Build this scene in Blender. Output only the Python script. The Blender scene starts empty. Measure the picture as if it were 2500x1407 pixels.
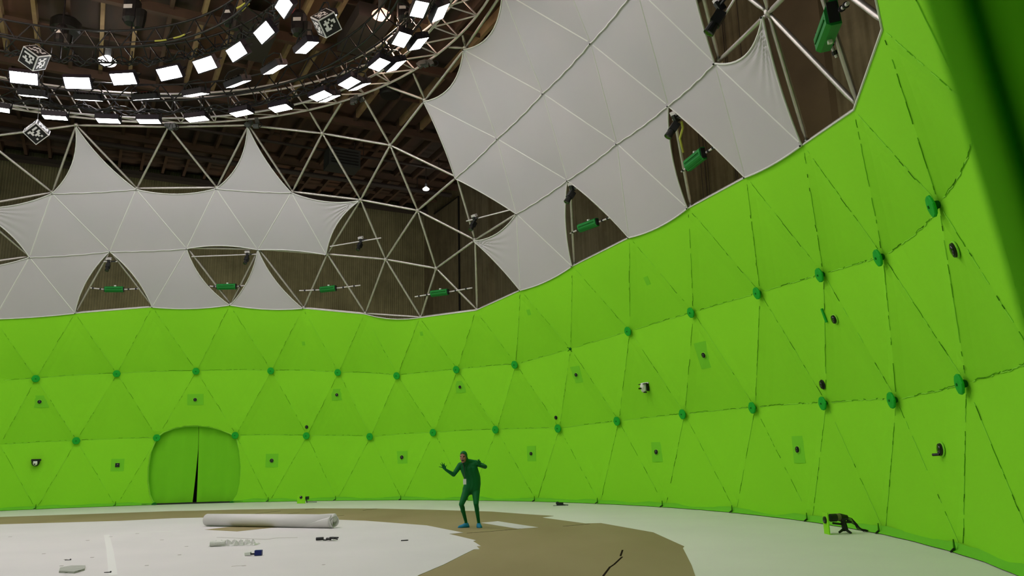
import bpy, bmesh, math, random
from mathutils import Vector, Matrix
random.seed(7)
V = Vector
scn = bpy.context.scene
COL = scn.collection
PI = math.pi
# ------------------------------------------------------------------ camera model (solved from the dome's node pattern)
IW, IH = 2500, 1407
FPX, PITCH, ROLL = 1896.35, 0.21435, -0.024535
CAMZ = 1.6
DC = V((-11.7907, 15.0873, 0.0))      # centre of the dome on the floor
RAD = 18.781                          # radius of the dome
cp, sp = math.cos(PITCH), math.sin(PITCH)
FW, UP0, RT0 = V((0, cp, sp)), V((0, -sp, cp)), V((1, 0, 0))
RT = math.cos(ROLL)*RT0 + math.sin(ROLL)*UP0
UP = -math.sin(ROLL)*RT0 + math.cos(ROLL)*UP0
CAM = V((0, 0, CAMZ))
def ray(x, y):
    return (FW + RT*((x-IW/2)/FPX) - UP*((y-IH/2)/FPX)).normalized()
def sph(x, y, R=RAD):                 # point of the dome seen at a pixel
    d = ray(x, y); oc = CAM-DC
    b = d.dot(oc); c = oc.dot(oc)-R*R
    return CAM + d*(-b+math.sqrt(max(b*b-c, 0.001)))
def flr(x, y, z=0.0):
    d = ray(x, y); return CAM + d*((z-CAMZ)/d.z)
def atd(x, y, t): return CAM + ray(x, y)*t
def cyl(az, r, z): return V((DC.x+r*math.cos(az), DC.y+r*math.sin(az), z))
def onS(azd, z, R=RAD):
    a = math.radians(azd); r = math.sqrt(R*R-z*z); return cyl(a, r, z)
def push(p, d):                       # move a dome point outwards (d>0) or inwards
    n = (p-DC).normalized(); return p+n*d

# ------------------------------------------------------------------ materials
def lin(c): return tuple(((v/255)/12.92 if v/255 <= .04045 else ((v/255+.055)/1.055)**2.4) for v in c)
def mat(name, col, rough=.8, metal=0., spec=.3, noise=None, bump=None, emit=None, stretch=None, sheen=0.):
    m = bpy.data.materials.new(name); m.use_nodes = True
    nt = m.node_tree; b = nt.nodes['Principled BSDF']
    b.inputs['Base Color'].default_value = (*col, 1); b.inputs['Roughness'].default_value = rough
    b.inputs['Metallic'].default_value = metal; b.inputs['Specular IOR Level'].default_value = spec
    if emit:
        b.inputs['Emission Color'].default_value = (*emit[0], 1); b.inputs['Emission Strength'].default_value = emit[1]
    tc = nt.nodes.new('ShaderNodeTexCoord')
    mp = nt.nodes.new('ShaderNodeMapping'); nt.links.new(tc.outputs['Object'], mp.inputs['Vector'])
    if stretch: mp.inputs['Scale'].default_value = stretch
    if noise:                        # (scale, second colour, contrast low, contrast high)
        n = nt.nodes.new('ShaderNodeTexNoise'); n.inputs['Scale'].default_value = noise[0]; n.inputs['Detail'].default_value = 5
        nt.links.new(mp.outputs[0], n.inputs['Vector'])
        r = nt.nodes.new('ShaderNodeValToRGB'); r.color_ramp.elements[0].position = noise[2]; r.color_ramp.elements[1].position = noise[3]
        r.color_ramp.elements[0].color = (*col, 1); r.color_ramp.elements[1].color = (*noise[1], 1)
        nt.links.new(n.outputs['Fac'], r.inputs['Fac']); nt.links.new(r.outputs[0], b.inputs['Base Color'])
    if bump:                         # (scale, strength, distance)
        n2 = nt.nodes.new('ShaderNodeTexNoise'); n2.inputs['Scale'].default_value = bump[0]; n2.inputs['Detail'].default_value = 4
        nt.links.new(mp.outputs[0], n2.inputs['Vector'])
        bn = nt.nodes.new('ShaderNodeBump'); bn.inputs['Strength'].default_value = bump[1]; bn.inputs['Distance'].default_value = bump[2]
        nt.links.new(n2.outputs['Fac'], bn.inputs['Height']); nt.links.new(bn.outputs[0], b.inputs['Normal'])
    return m
def corrugated(name, c1, c2, pitch, depth, rib=.35):       # vertical boards or ribs with blotchy stains, running along local x
    m = mat(name, c1, .9, 0, .1); nt = m.node_tree; b = nt.nodes['Principled BSDF']
    tc = nt.nodes.new('ShaderNodeTexCoord')
    w = nt.nodes.new('ShaderNodeTexWave'); w.wave_type = 'BANDS'; w.bands_direction = 'X'
    w.inputs['Scale'].default_value = PI/(10*pitch)*2; w.inputs['Distortion'].default_value = .3; w.inputs['Detail'].default_value = 1
    nt.links.new(tc.outputs['Object'], w.inputs['Vector'])
    n = nt.nodes.new('ShaderNodeTexNoise'); n.inputs['Scale'].default_value = .55; n.inputs['Detail'].default_value = 8; n.inputs['Roughness'].default_value = .7
    nt.links.new(tc.outputs['Object'], n.inputs['Vector'])
    mp = nt.nodes.new('ShaderNodeMapping'); mp.inputs['Scale'].default_value = (5, 5, .35); nt.links.new(tc.outputs['Object'], mp.inputs['Vector'])
    n2 = nt.nodes.new('ShaderNodeTexNoise'); n2.inputs['Scale'].default_value = 1.2; n2.inputs['Detail'].default_value = 5
    nt.links.new(mp.outputs[0], n2.inputs['Vector'])
    ad = nt.nodes.new('ShaderNodeMath'); ad.operation = 'MULTIPLY_ADD'; ad.inputs[1].default_value = rib
    nt.links.new(w.outputs['Fac'], ad.inputs[0]); nt.links.new(n2.outputs['Fac'], ad.inputs[2])
    r = nt.nodes.new('ShaderNodeValToRGB'); r.color_ramp.elements[0].color = (*c2, 1); r.color_ramp.elements[1].color = (*c1, 1)
    r.color_ramp.elements[0].position = .25; r.color_ramp.elements[1].position = .95
    nt.links.new(ad.outputs[0], r.inputs['Fac'])
    mx = nt.nodes.new('ShaderNodeMix'); mx.data_type = 'RGBA'; mx.blend_type = 'MULTIPLY'; mx.inputs['Factor'].default_value = .7
    r2 = nt.nodes.new('ShaderNodeValToRGB'); r2.color_ramp.elements[0].color = (.45, .45, .45, 1); r2.color_ramp.elements[0].position = .3; r2.color_ramp.elements[1].position = .6
    nt.links.new(n.outputs['Fac'], r2.inputs['Fac'])
    nt.links.new(r.outputs[0], mx.inputs[6]); nt.links.new(r2.outputs[0], mx.inputs[7]); nt.links.new(mx.outputs[2], b.inputs['Base Color'])
    bn = nt.nodes.new('ShaderNodeBump'); bn.inputs['Strength'].default_value = .8; bn.inputs['Distance'].default_value = depth
    nt.links.new(w.outputs['Fac'], bn.inputs['Height']); nt.links.new(bn.outputs[0], b.inputs['Normal'])
    return m
GREEN = (.275, .735, .025)
M = dict(
    green=mat('chroma_green_cloth', GREEN, .9, 0, .12, noise=(.35, (.26, .70, .024), .35, .7), bump=(1.3, .12, .03)),
    green_seam=mat('green_seam_light', (.30, .72, .06), .9, 0, .1),
    green_gap=mat('green_seam_gap', (.05, .20, .01), .95, 0, 0),
    green_patch=mat('green_cloth_patch', (.19, .62, .028), .9, 0, .1),
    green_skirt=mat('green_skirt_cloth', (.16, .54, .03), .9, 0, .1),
    green_gap2=mat('green_seam_fold', (.11, .38, .014), .95, 0, 0),
    green_cap=mat('green_cap_paint', (.014, .42, .030), .7, 0, .2, noise=(6, (.012, .35, .026), .4, .7)),
    green_dark=mat('green_cap_recess', (.004, .12, .012), .7, 0, .2),
    green_box=mat('green_painted_metal', (.010, .21, .036), .5, 0, .3),
    curtain=mat('green_curtain_cloth', (.19, .60, .020), .9, 0, .1, bump=(14, .15, .01)),
    white_cloth=mat('white_stretch_cloth', (.550, .512, .555), .9, 0, .1, noise=(.25, (.52, .487, .53), .35, .7), bump=(1.1, .10, .03)),
    white_seam=mat('white_seam_tape', (.70, .69, .68), .9, 0, .1),
    white_floor=mat('white_floor_sheet', (.65, .615, .625), .7, 0, .2, noise=(.5, (.61, .58, .59), .35, .75), bump=(.8, .08, .02)),
    outer_floor=mat('outer_floor_sheet', (.70, .69, .635), .7, 0, .2, noise=(.5, (.66, .65, .60), .35, .75), bump=(.8, .08, .02)),
    scuff=mat('grey_scuff', (.42, .38, .36), .9, 0, .1),
    brown=mat('brown_floor_board', (.30, .245, .13), .85, 0, .15, noise=(.45, (.25, .20, .10), .35, .7), stretch=(1, .35, 1), bump=(3, .1, .01)),
    joint=mat('dark_floor_joint', (.02, .015, .01), .95, 0, 0),
    concrete=mat('concrete_floor', (.12, .115, .10), .9, 0, .1, noise=(1, (.09, .085, .075), .3, .7)),
    silver=mat('galvanised_steel', (.58, .53, .51), .38, .7, .5, noise=(9, (.49, .45, .43), .3, .7)),
    truss_silver=mat('aluminium_tube', (.80, .73, .78), .5, .35, .5, noise=(12, (.68, .62, .66), .3, .7)),
    black_steel=mat('black_painted_steel', (.018, .017, .022), .4, .3, .5, noise=(8, (.03, .028, .034), .4, .7)),
    black=mat('black_plastic', (.008, .008, .009), .5, 0, .4),
    lens=mat('lens_glass', (.004, .005, .007), .08, 0, .8),
    housing=mat('lamp_housing', (.024, .019, .032), .5, .2, .4),
    red=mat('red_label', (.35, .03, .04), .6),
    white_paint=mat('white_paint', (.80, .77, .82), .7, 0, .2, noise=(9, (.74, .72, .76), .4, .7)),
    tag_black=mat('marker_black', (.016, .015, .017), .7, 0, .2, noise=(9, (.022, .02, .024), .4, .7)),
    white_plastic=mat('white_plastic', (.75, .75, .73), .45, 0, .4),
    grey_plate=mat('grey_plate', (.40, .40, .37), .7, 0, .2, noise=(6, (.34, .34, .31), .4, .7)),
    led=mat('led_diffuser', (.9, .9, .9), .5, emit=((1., .985, .985), 32.5)),
    bulb_warm=mat('warm_lamp_glow', (.9, .6, .5), .5, emit=((1., .50, .37), 1.9)),
    bulb_white=mat('white_lamp_glow', (.9, .9, .9), .5, emit=((1., .97, .97), 12.)),
    wall=corrugated('board_wall', (.285, .265, .165), (.17, .16, .095), .24, .035, .24),
    wall2=corrugated('board_formed_concrete', (.30, .255, .17), (.14, .12, .075), .5, .006, .10),
    pilaster=mat('dark_pilaster', (.17, .13, .085), .9, 0, .1, noise=(.8, (.13, .10, .07), .3, .7)),
    deck=mat('dark_ceiling_deck', (.085, .066, .058), .9, 0, .1, noise=(.4, (.17, .085, .06), .42, .66), stretch=(1, .2, 1)),
    joist=mat('tan_timber', (.40, .285, .155), .85, 0, .15, noise=(1.5, (.28, .18, .11), .35, .7)),
    joist_dark=mat('red_brown_dim_timber', (.13, .08, .06), .85, 0, .15, noise=(1.2, (.09, .06, .05), .35, .7)),
    pipe=mat('dark_pipe_paint', (.05, .04, .04), .6),
    duct=mat('grey_duct', (.12, .125, .13), .6, .2, .3),
    heater=mat('dark_heater_paint', (.055, .058, .065), .7),
    yellow=mat('yellow_cable', (.55, .55, .10), .6),
    skin=mat('skin', (.36, .165, .115), .5, 0, .35, noise=(30, (.31, .125, .09), .4, .7)),
    suit=mat('dark_green_suit', (.004, .128, .030), .6, 0, .18, noise=(4, (.003, .108, .025), .35, .7), bump=(18, .2, .01)),
    mouth=mat('mouth', (.05, .008, .008), .6), teeth=mat('teeth', (.6, .55, .5), .4), eye=mat('eye', (.02, .012, .01), .3),
    brow=mat('brow_hair', (.03, .018, .01), .8),
    blue=mat('blue_shoe_cover', (.012, .20, .37), .6, 0, .3, bump=(30, .6, .02)),
    navy=mat('navy_tape', (.012, .018, .16), .5), clear=mat('thin_white_film', (.62, .61, .59), .35, 0, .5, bump=(12, .8, .03)),
    khaki=mat('khaki_metal', (.16, .15, .07), .5),
)
def translucent(m, col, fac):
    nt = m.node_tree; out = nt.nodes['Material Output']; b = nt.nodes['Principled BSDF']
    t = nt.nodes.new('ShaderNodeBsdfTranslucent'); t.inputs['Color'].default_value = (*col, 1)
    mx = nt.nodes.new('ShaderNodeMixShader'); mx.inputs[0].default_value = fac
    nt.links.new(b.outputs[0], mx.inputs[1]); nt.links.new(t.outputs[0], mx.inputs[2]); nt.links.new(mx.outputs[0], out.inputs['Surface'])
M['entrance'] = mat('entrance_curtain_cloth', (.20, .66, .018), .9, 0, .1); translucent(M['entrance'], (.05, .72, .006), .35)
# ------------------------------------------------------------------ mesh builder
class MB:
    def __init__(s): s.v = []; s.f = []; s.m = []; s.mats = []
    def mi(s, m):
        if m not in s.mats: s.mats.append(m)
        return s.mats.index(m)
    def add(s, vs, fs, m):
        o = len(s.v); k = s.mi(m); s.v += [V(v) for v in vs]
        for f in fs: s.f.append([o+i for i in f]); s.m.append(k)
        return s
    def box(s, c, d, m, X=None):      # centre, size, optional 3x3
        X = X or Matrix.Identity(3); c = V(c)
        vs = [c + X @ V((sx*d[0]/2, sy*d[1]/2, sz*d[2]/2)) for sx in (-1, 1) for sy in (-1, 1) for sz in (-1, 1)]
        return s.add(vs, [(0, 1, 3, 2), (4, 6, 7, 5), (0, 4, 5, 1), (2, 3, 7, 6), (0, 2, 6, 4), (1, 5, 7, 3)], m)
    def tube(s, a, b, r, m, r2=None, n=8, cap=True): return s.poly([a, b], [r, r if r2 is None else r2], m, n, cap)
    def poly(s, pts, r, m, n=8, cap=True, closed=False):
        pts = [V(p) for p in pts]; k = len(pts); rr = r if isinstance(r, (list, tuple)) else [r]*k
        vs = []; ref = None
        for i, p in enumerate(pts):
            if closed: t = pts[(i+1) % k]-pts[i-1]
            else: t = pts[min(i+1, k-1)]-pts[max(i-1, 0)]
            t = t.normalized() if t.length > 1e-9 else V((0, 0, 1))
            if ref is None: ref = t.orthogonal()
            u = ref-t*ref.dot(t); u = u.normalized() if u.length > 1e-6 else t.orthogonal().normalized(); ref = u; w = t.cross(u)
            for j in range(n):
                a = 2*PI*j/n; vs.append(p+(u*math.cos(a)+w*math.sin(a))*rr[i])
        fs = []
        for i in range(k if closed else k-1):
            for j in range(n):
                a, b = i*n+j, i*n+(j+1) % n; c, d = ((i+1) % k)*n+(j+1) % n, ((i+1) % k)*n+j
                fs.append((a, b, c, d))
        if cap and not closed: fs += [tuple(range(n))[::-1], tuple(range((k-1)*n, k*n))]
        return s.add(vs, fs, m)
    def ball(s, c, r, m, X=None, nu=14, nv=9):     # ellipsoid with radii r (number or triple)
        r = (r, r, r) if not isinstance(r, (tuple, list)) else r; X = X or Matrix.Identity(3); c = V(c)
        vs = [c+X@V((0, 0, r[2]))]
        for i in range(1, nv):
            th = PI*i/nv
            for j in range(nu):
                ph = 2*PI*j/nu; vs.append(c+X@V((r[0]*math.sin(th)*math.cos(ph), r[1]*math.sin(th)*math.sin(ph), r[2]*math.cos(th))))
        vs.append(c+X@V((0, 0, -r[2]))); L = len(vs)-1; fs = []
        for j in range(nu):
            fs.append((0, 1+j, 1+(j+1) % nu)); fs.append((L, L-nu+(j+1) % nu, L-nu+j))
        for i in range(nv-2):
            for j in range(nu):
                a, b = 1+i*nu+j, 1+i*nu+(j+1) % nu; fs.append((a, a+nu, b+nu, b))
        return s.add(vs, fs, m)
    def lathe(s, c, axis, prof, m, n=16):          # prof: (radius, height along axis)
        axis = V(axis).normalized(); u = axis.orthogonal().normalized(); w = axis.cross(u); c = V(c); vs = []
        for r, h in prof:
            for j in range(n):
                a = 2*PI*j/n; vs.append(c+axis*h+(u*math.cos(a)+w*math.sin(a))*r)
        fs = [(i*n+j, i*n+(j+1) % n, (i+1)*n+(j+1) % n, (i+1)*n+j) for i in range(len(prof)-1) for j in range(n)]
        fs += [tuple(range(n))[::-1], tuple(range((len(prof)-1)*n, len(prof)*n))]
        return s.add(vs, fs, m)
    def slab(s, pts, z0, z1, m):                    # flat outline given thickness
        k = len(pts); vs = [V((p[0], p[1], z1)) for p in pts]+[V((p[0], p[1], z0)) for p in pts]
        return s.add(vs, [tuple(range(k)), tuple(range(2*k-1, k-1, -1))]+[(i, i+k, (i+1) % k+k, (i+1) % k) for i in range(k)], m)
    def build(s, name, parent=None, smooth=False, merge=0.):
        me = bpy.data.meshes.new(name); org = parent.matrix_world.inverted() if parent else None
        me.from_pydata([tuple(org @ v) if org else tuple(v) for v in s.v], [], s.f)
        for m in s.mats: me.materials.append(M[m] if isinstance(m, str) else m)
        me.polygons.foreach_set('material_index', s.m)
        bm = bmesh.new(); bm.from_mesh(me)
        if merge: bmesh.ops.remove_doubles(bm, verts=bm.verts, dist=merge)
        bad = [f for f in bm.faces if len(f.verts) > 8]
        if bad: bmesh.ops.triangulate(bm, faces=bad)
        bmesh.ops.recalc_face_normals(bm, faces=bm.faces)
        bm.to_mesh(me); bm.free()
        if smooth: me.polygons.foreach_set('use_smooth', [True]*len(me.polygons))
        me.update()
        o = bpy.data.objects.new(name, me); COL.objects.link(o)
        if parent: o.parent = parent
        return o
def tag(o, label, cat, group=None, kind=None):
    o['label'] = label; o['category'] = cat
    if group: o['group'] = group
    if kind: o['kind'] = kind
    return o
def thing(name, label, cat, loc=(0, 0, 0), group=None, X=None):
    o = bpy.data.objects.new(name, None); COL.objects.link(o); o.empty_display_size = .1
    mw = Matrix.Translation(V(loc))
    if X: mw = mw @ X.to_4x4()
    o.matrix_world = mw; bpy.context.view_layer.update()
    return tag(o, label, cat, group)
def struct(o): o['kind'] = 'structure'; return o
def frame(zaxis, up=(0, 0, 1)):       # 3x3 whose local z is zaxis and local y is as near as possible to up
    z = V(zaxis).normalized(); x = V(up).cross(z); x = x.normalized() if x.length > 1e-6 else z.orthogonal().normalized(); y = z.cross(x)
    return Matrix((x, y, z)).transposed()
def dup(root, name, X4, label, group):            # copy of a thing with copies of its parts and sub-parts
    r = root.copy(); COL.objects.link(r); r.matrix_world = X4; r['label'] = label; r['group'] = group
    for ch in root.children:
        c = ch.copy(); COL.objects.link(c); c.parent = r
        for g in ch.children:
            d = g.copy(); COL.objects.link(d); d.parent = c
    return r
ORD = ['first', 'second', 'third', 'fourth', 'fifth', 'sixth', 'seventh', 'eighth', 'ninth', 'tenth', 'eleventh', 'twelfth', 'thirteenth', 'fourteenth', 'fifteenth', 'sixteenth']

# ------------------------------------------------------------------ the dome's nodes, row by row
rows = {
 'F': [(88,1242),(283,1236),(480,1232),(657,1226),(822,1223),(982,1221),(1146,1222),(1310,1226),(1465,1232),(1625,1241),(1797,1252),(1983,1276),(2162,1305),(2352,1350)],
 'R2': [(0,1086),(187,1076),(384,1069),(576,1063),(750,1064),(905,1066),(1060,1056),(1213,1049),(1366,1046),(1511,1028),(1672,1011),(1844,995),(2018,984),(2189,976),(2360,936)],
 'R1': [(88,924),(286,912),(480,906),(663,905),(827,909),(971,917),(1117,902),(1260,890),(1393,852),(1538,808),(1693,762),(1856,714),(2011,669),(2157,626),(2293,498)],
 'R0': [(183,765),(372,750),(562,745),(740,753),(890,767),(1025,776),(1162,758),(1271,709),(1398,650),(1537,580),(1681,508),(1822,432),(1961,353),(2085,268),(2155,70)],
 'M1': [(72,628),(268,614),(456,607),(630,610),(797,622),(939,635),(1062,657),(1157,588),(1262,522),(1387,440),(1508,350),(1634,257),(1748,153),(1866,38)],
 'M2': [(127,472),(333,462),(528,460),(712,470),(878,490),(1017,516),(1112,435),(1215,338),(1327,227),(1444,104)],
 'M3': [(185,308),(410,312),(605,308),(785,328),(950,357),(1035,247),(1133,120)]}
N = {}
for k, L in rows.items():
    for i, q in enumerate(L): N[k, i] = sph(*q)
for k, q in {('M2', -1): (-72, 507), ('M1', -1): (-122, 655), ('R0', -1): (-14, 779), ('R1', -1): (-112, 942), ('R2', -1): (-190, 1100), ('F', -1): (-110, 1251),
             ('M3', -1): (-45, 338), ('M2', 10): (1556, -32), ('M2', 11): (1672, -150), ('M3', 7): (1228, -22), ('M3', 8): (1378, -62), ('M3', 9): (1490, -190),
             ('M1', 14): (1972, -72)}.items(): N[k] = sph(*q)
for k, a, z in (('R0', -30.5, 7.0), ('R0', -39.5, 7.4), ('R1', -26.5, 4.85), ('R1', -35.5, 5.1), ('R2', -21.8, 2.5), ('R2', -31, 2.55), ('F', -17, 0), ('F', -26.3, 0), ('F', -35.6, 0)):
    i = max(j for (kk, j) in N if kk == k)+1; N[k, i] = onS(a, z)
for i in list(N):
    if i[0] == 'F': p = N[i]; d = V((p.x-DC.x, p.y-DC.y, 0)).normalized()*RAD; N[i] = V((DC.x+d.x, DC.y+d.y, 0.0))
def patch(mb, a, b, c, m, n=10, free=(0, 0, 0), off=0., keep=None, wr=None, bulge=None):
    """stretched cloth between three nodes; free = sag of edges ab, bc, ca towards the opposite corner"""
    a, b, c = (push(p, off) for p in (a, b, c)); idx = {}; vs = []
    for i in range(n+1):
        for j in range(n+1-i):
            u, v = i/n, j/n; w = 1-u-v; p = a*u+b*v+c*w
            for (s, t0, t1, P, Q, O) in ((free[0], u, v, a, b, c), (free[1], v, w, b, c, a), (free[2], w, u, c, a, b)):
                if s and t0+t1 > 1e-6:
                    t = t1/(t0+t1); d = (O-(P+Q)/2).normalized(); p = p+d*(s*(P-Q).length*4*t*(1-t)*(t0+t1)**3)
            if bulge:                                              # hubs hold the cloth forward, the laced edge is tied back to the strut
                t0, t1 = ((u, v), (v, w), (w, u))[bulge[0]]
                if t0+t1 > 1e-6: t = t1/(t0+t1); p = p+(p-DC).normalized()*(bulge[1]*4*t*(1-t)*(t0+t1)**1.3)
            if wr and v+w > 1e-6 or wr == 'c' and u+v > 1e-6:      # gathers fanning out from a tight corner
                t, d_ = (v/(v+w), 1-u) if wr == 'a' else (w/(u+w+1e-9), 1-v) if wr == 'b' else (u/(u+v+1e-9), 1-w)
                p = p+(a-DC).normalized()*(.028*math.sin(t*34+math.sin(t*9))*math.exp(-d_*3.2)*min(1, d_*9))
            idx[i, j] = len(vs); vs.append(p)
    fs = []
    for i in range(n):
        for j in range(n-i):
            fs.append((idx[i, j], idx[i+1, j], idx[i, j+1]))
            if i+j < n-1: fs.append((idx[i+1, j], idx[i+1, j+1], idx[i, j+1]))
    if keep: fs = [f for f in fs if keep((vs[f[0]]+vs[f[1]]+vs[f[2]])/3)]
    mb.add(vs, fs, m)

# ------------------------------------------------------------------ green cloth wall: three laced strips
arch_px = [(384,1068),(400,1056),(425,1046),(452,1041),(480,1040),(510,1042),(540,1050),(562,1059),(577,1068),(585,1100),(589,1140),(587,1180),(580,1208),(567,1231),
           (480,1235),(377,1236),(366,1210),(361,1175),(362,1140),(368,1105)]
def azz(p): return (math.atan2(p.y-DC.y, p.x-DC.x), p.z)
arch3 = [sph(*q) for q in arch_px]
for p in arch3:
    if p.z < .12: p.z = 0.0
arch2 = [azz(p) for p in arch3]
def in_arch(p):
    x, y = azz(p); r = False; k = len(arch2)
    for i in range(k):
        (x1, y1), (x2, y2) = arch2[i], arch2[i-1]
        if (y1 > y) != (y2 > y) and x < (x2-x1)*(y-y1)/(y2-y1)+x1: r = not r
    return r
def tri(mb, ka, kb, kc, m='green', **kw):
    if ka in N and kb in N and kc in N: patch(mb, N[ka], N[kb], N[kc], m, **kw)
near_door = {('F', 1), ('F', 2), ('F', 3), ('R2', 2), ('R2', 3)}
def nd(*ks):
    return dict(n=72, keep=lambda p: not in_arch(p)) if sum(k in near_door for k in ks) >= 2 and ('R2', 2) in ks or ('R2', 3) in ks else dict(n=10)
def seams(mb, edges):                              # laced seam: pale tape and slits whose shadow is painted dark green, along each strut
    for (ka, kb, wob) in edges:
        if ka not in N or kb not in N: continue
        a, b = push(N[ka], -.007), push(N[kb], -.007); L = (b-a).length; k = 34; hor = abs(ka[1]-kb[1]) == 1 and ka[0] == kb[0]
        d = (b-a).normalized(); nrm = ((a+b)/2-DC).normalized(); side = d.cross(nrm)
        T_ = [.06+.88*i/k for i in range(k+1)]; hb = BUL if hor and (ka, kb) != (('R2', 2), ('R2', 3)) else 0.
        pts = [a+(b-a)*q+side*random.uniform(-wob, wob)+nrm*(hb*4*q*(1-q)) for q in T_]
        i = 0
        while i < k:
            j = min(k, i+random.choice((1, 1, 2, 3)))
            if not (in_arch(pts[i]) or in_arch(pts[j])):
                t = random.random(); seg = pts[i:j+1]; low_ = [p+side*.014-nrm*.003 for p in seg]
                if hor:
                    if t < .70: mb.poly(seg, .008, 'green_seam', 5)
                    if t > .55: mb.poly(low_, .006, 'green_gap' if t > .84 else 'green_gap2', 5)
                else:
                    if t < .72: mb.poly(seg, .0055, 'green_seam' if t < .46 else 'green_gap2', 5)
                    if t > .90: mb.poly(low_, .006, 'green_gap', 5)
            i = j
low, mid, upw = MB(), MB(), MB(); BUL = .20
for i in range(-1, 17):
    tri(low, ('R2', i), ('F', i-1), ('F', i), **nd(('R2', i), ('F', i-1), ('F', i)))
    tri(low, ('R2', i), ('R2', i+1), ('F', i), bulge=None if i == 2 else (0, BUL), **nd(('R2', i), ('R2', i+1), ('F', i)))
    tri(mid, ('R1', i), ('R2', i), ('R2', i+1), bulge=None if i == 2 else (1, BUL), **(dict(n=60, keep=lambda p: not in_arch(p)) if i == 2 else dict(n=10)))
    tri(mid, ('R1', i), ('R1', i+1), ('R2', i+1), bulge=(0, BUL), n=10)
for i in range(-1, 17):
    tri(upw, ('R0', i-1), ('R1', i), ('R0', i), n=10, free=(0, 0, .045 if i == 5 else 0.))
    tri(upw, ('R1', i), ('R1', i+1), ('R0', i), n=10, bulge=(0, BUL))
wall_lower = struct(low.build('wall_lower', merge=1e-4)); wall_middle = struct(mid.build('wall_middle', merge=1e-4)); wall_upper = struct(upw.build('wall_upper', merge=1e-4))
for nm, par, es in (('seam', wall_lower, [(('R2', i), ('F', i-1), .008) for i in range(-1, 18)]+[(('R2', i), ('F', i), .008) for i in range(-1, 18)]),
                    ('seam', wall_middle, [(('R1', i), ('R2', i), .008) for i in range(-1, 18)]+[(('R1', i), ('R2', i+1), .008) for i in range(-1, 18)]+[(('R2', i), ('R2', i+1), .012) for i in range(-1, 18) if i != 2]),
                    ('seam', wall_upper, [(('R1', i), ('R0', i), .008) for i in range(-1, 18)]+[(('R1', i), ('R0', i-1), .008) for i in range(-1, 18)]+[(('R1', i), ('R1', i+1), .012) for i in range(-1, 18)])):
    b = MB(); seams(b, es); b.build(nm, par)
b = MB()                                           # pale hem along the top edge
for i in range(-1, 16):
    if ('R0', i+1) in N: b.poly([push(N['R0', i], -.005), push(N['R0', i+1], -.005)] if i != 4 else [push(N['R0', 4], -.005)]+[push(N['R0', 4]*(1-t)+N['R0', 5]*t+V((0, 0, -.045*2.9*4*t*(1-t))), -.005) for t in (.2, .4, .6, .8)]+[push(N['R0', 5], -.005)], .018, 'white_seam', 6)
b.build('hem', wall_upper)
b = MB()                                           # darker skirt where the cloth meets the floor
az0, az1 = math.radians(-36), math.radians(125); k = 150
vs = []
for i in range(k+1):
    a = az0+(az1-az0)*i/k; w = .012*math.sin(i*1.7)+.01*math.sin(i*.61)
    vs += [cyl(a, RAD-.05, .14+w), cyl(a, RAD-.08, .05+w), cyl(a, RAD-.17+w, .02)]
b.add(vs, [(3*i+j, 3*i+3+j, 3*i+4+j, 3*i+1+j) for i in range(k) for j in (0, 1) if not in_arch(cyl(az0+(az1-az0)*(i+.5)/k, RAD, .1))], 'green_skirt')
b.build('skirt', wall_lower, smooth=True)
# rest of the dome beyond the frame (it sends light back like the part in view)
b = MB(); c = MB(); k = 60
for mbx, z0, z1, mm in ((b, 0, 7.4, 'green'), (c, 7.4, 11.5, 'white_cloth')):
    A0, A1 = math.radians(118 if mm == 'green' else 126), math.radians(303); RR = RAD+.15; nz = 5; vs = []
    for i in range(k+1):
        for j in range(nz+1):
            z = z0+(z1-z0)*j/nz; a = A0+(A1-A0)*i/k; vs.append(cyl(a, math.sqrt(RR**2-z*z), z))
    mbx.add(vs, [(i*(nz+1)+j, (i+1)*(nz+1)+j, (i+1)*(nz+1)+j+1, i*(nz+1)+j+1) for i in range(k) for j in range(nz)], mm)
struct(b.build('wall_rear')); struct(c.build('wall_rear_upper'))

# arched doorway in the wall: rim, two hanging curtains and the dark slit between them
door = struct(bpy.data.objects.new('door_1', None)); COL.objects.link(door); door.location = cyl(math.radians(95), RAD, 0)
bpy.context.view_layer.update()
b = MB(); top = [push(p, -.01) for p in arch3[:14]]; b.poly(top, .03, 'green_seam', 8)
b.poly([push(p, -.01) for p in (arch3[15:]+arch3[:1])], .03, 'green_seam', 8); b.build('door_rim', door)
b = MB()                                           # return of the cloth between the rim and the curtain
ret = arch3[15:]+arch3[:14]
vs = []
for p in ret: vs += [push(p, 0), push(p, .26)]
b.add(vs, [(2*i, 2*i+1, 2*i+3, 2*i+2) for i in range(len(ret)-1)], 'green'); b.build('door_return', door)
def flap(a_left, a_mid, slit, ztop=3.5, ph=0):
    mb = MB(); n, h = 26, 14; vs = []
    for i in range(n+1):
        for j in range(h+1):
            z = .05+(ztop-.05)*j/h; t = i/n
            a = a_left+(a_mid+slit*max(0, 1-z/2.35)-a_left)*t
            r = RAD+.15-z*z*.027+.05*math.sin(t*9+ph)*(1-z/5)+.02*math.sin(t*23+ph)
            vs.append(cyl(a, r, z))
    mb.add(vs, [(i*(h+1)+j, (i+1)*(h+1)+j, (i+1)*(h+1)+j+1, i*(h+1)+j+1) for i in range(n) for j in range(h)], 'curtain')
    return mb
azm = azz(sph(482, 1100))[0]
aL, aR = azz(sph(352, 1150))[0], azz(sph(598, 1150))[0]
flap(aL, azm+.0005, math.radians(.45)).build('curtain', door, smooth=True)
flap(aR, azm-.0005, -math.radians(.05), ph=2).build('curtain', door, smooth=True)
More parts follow.
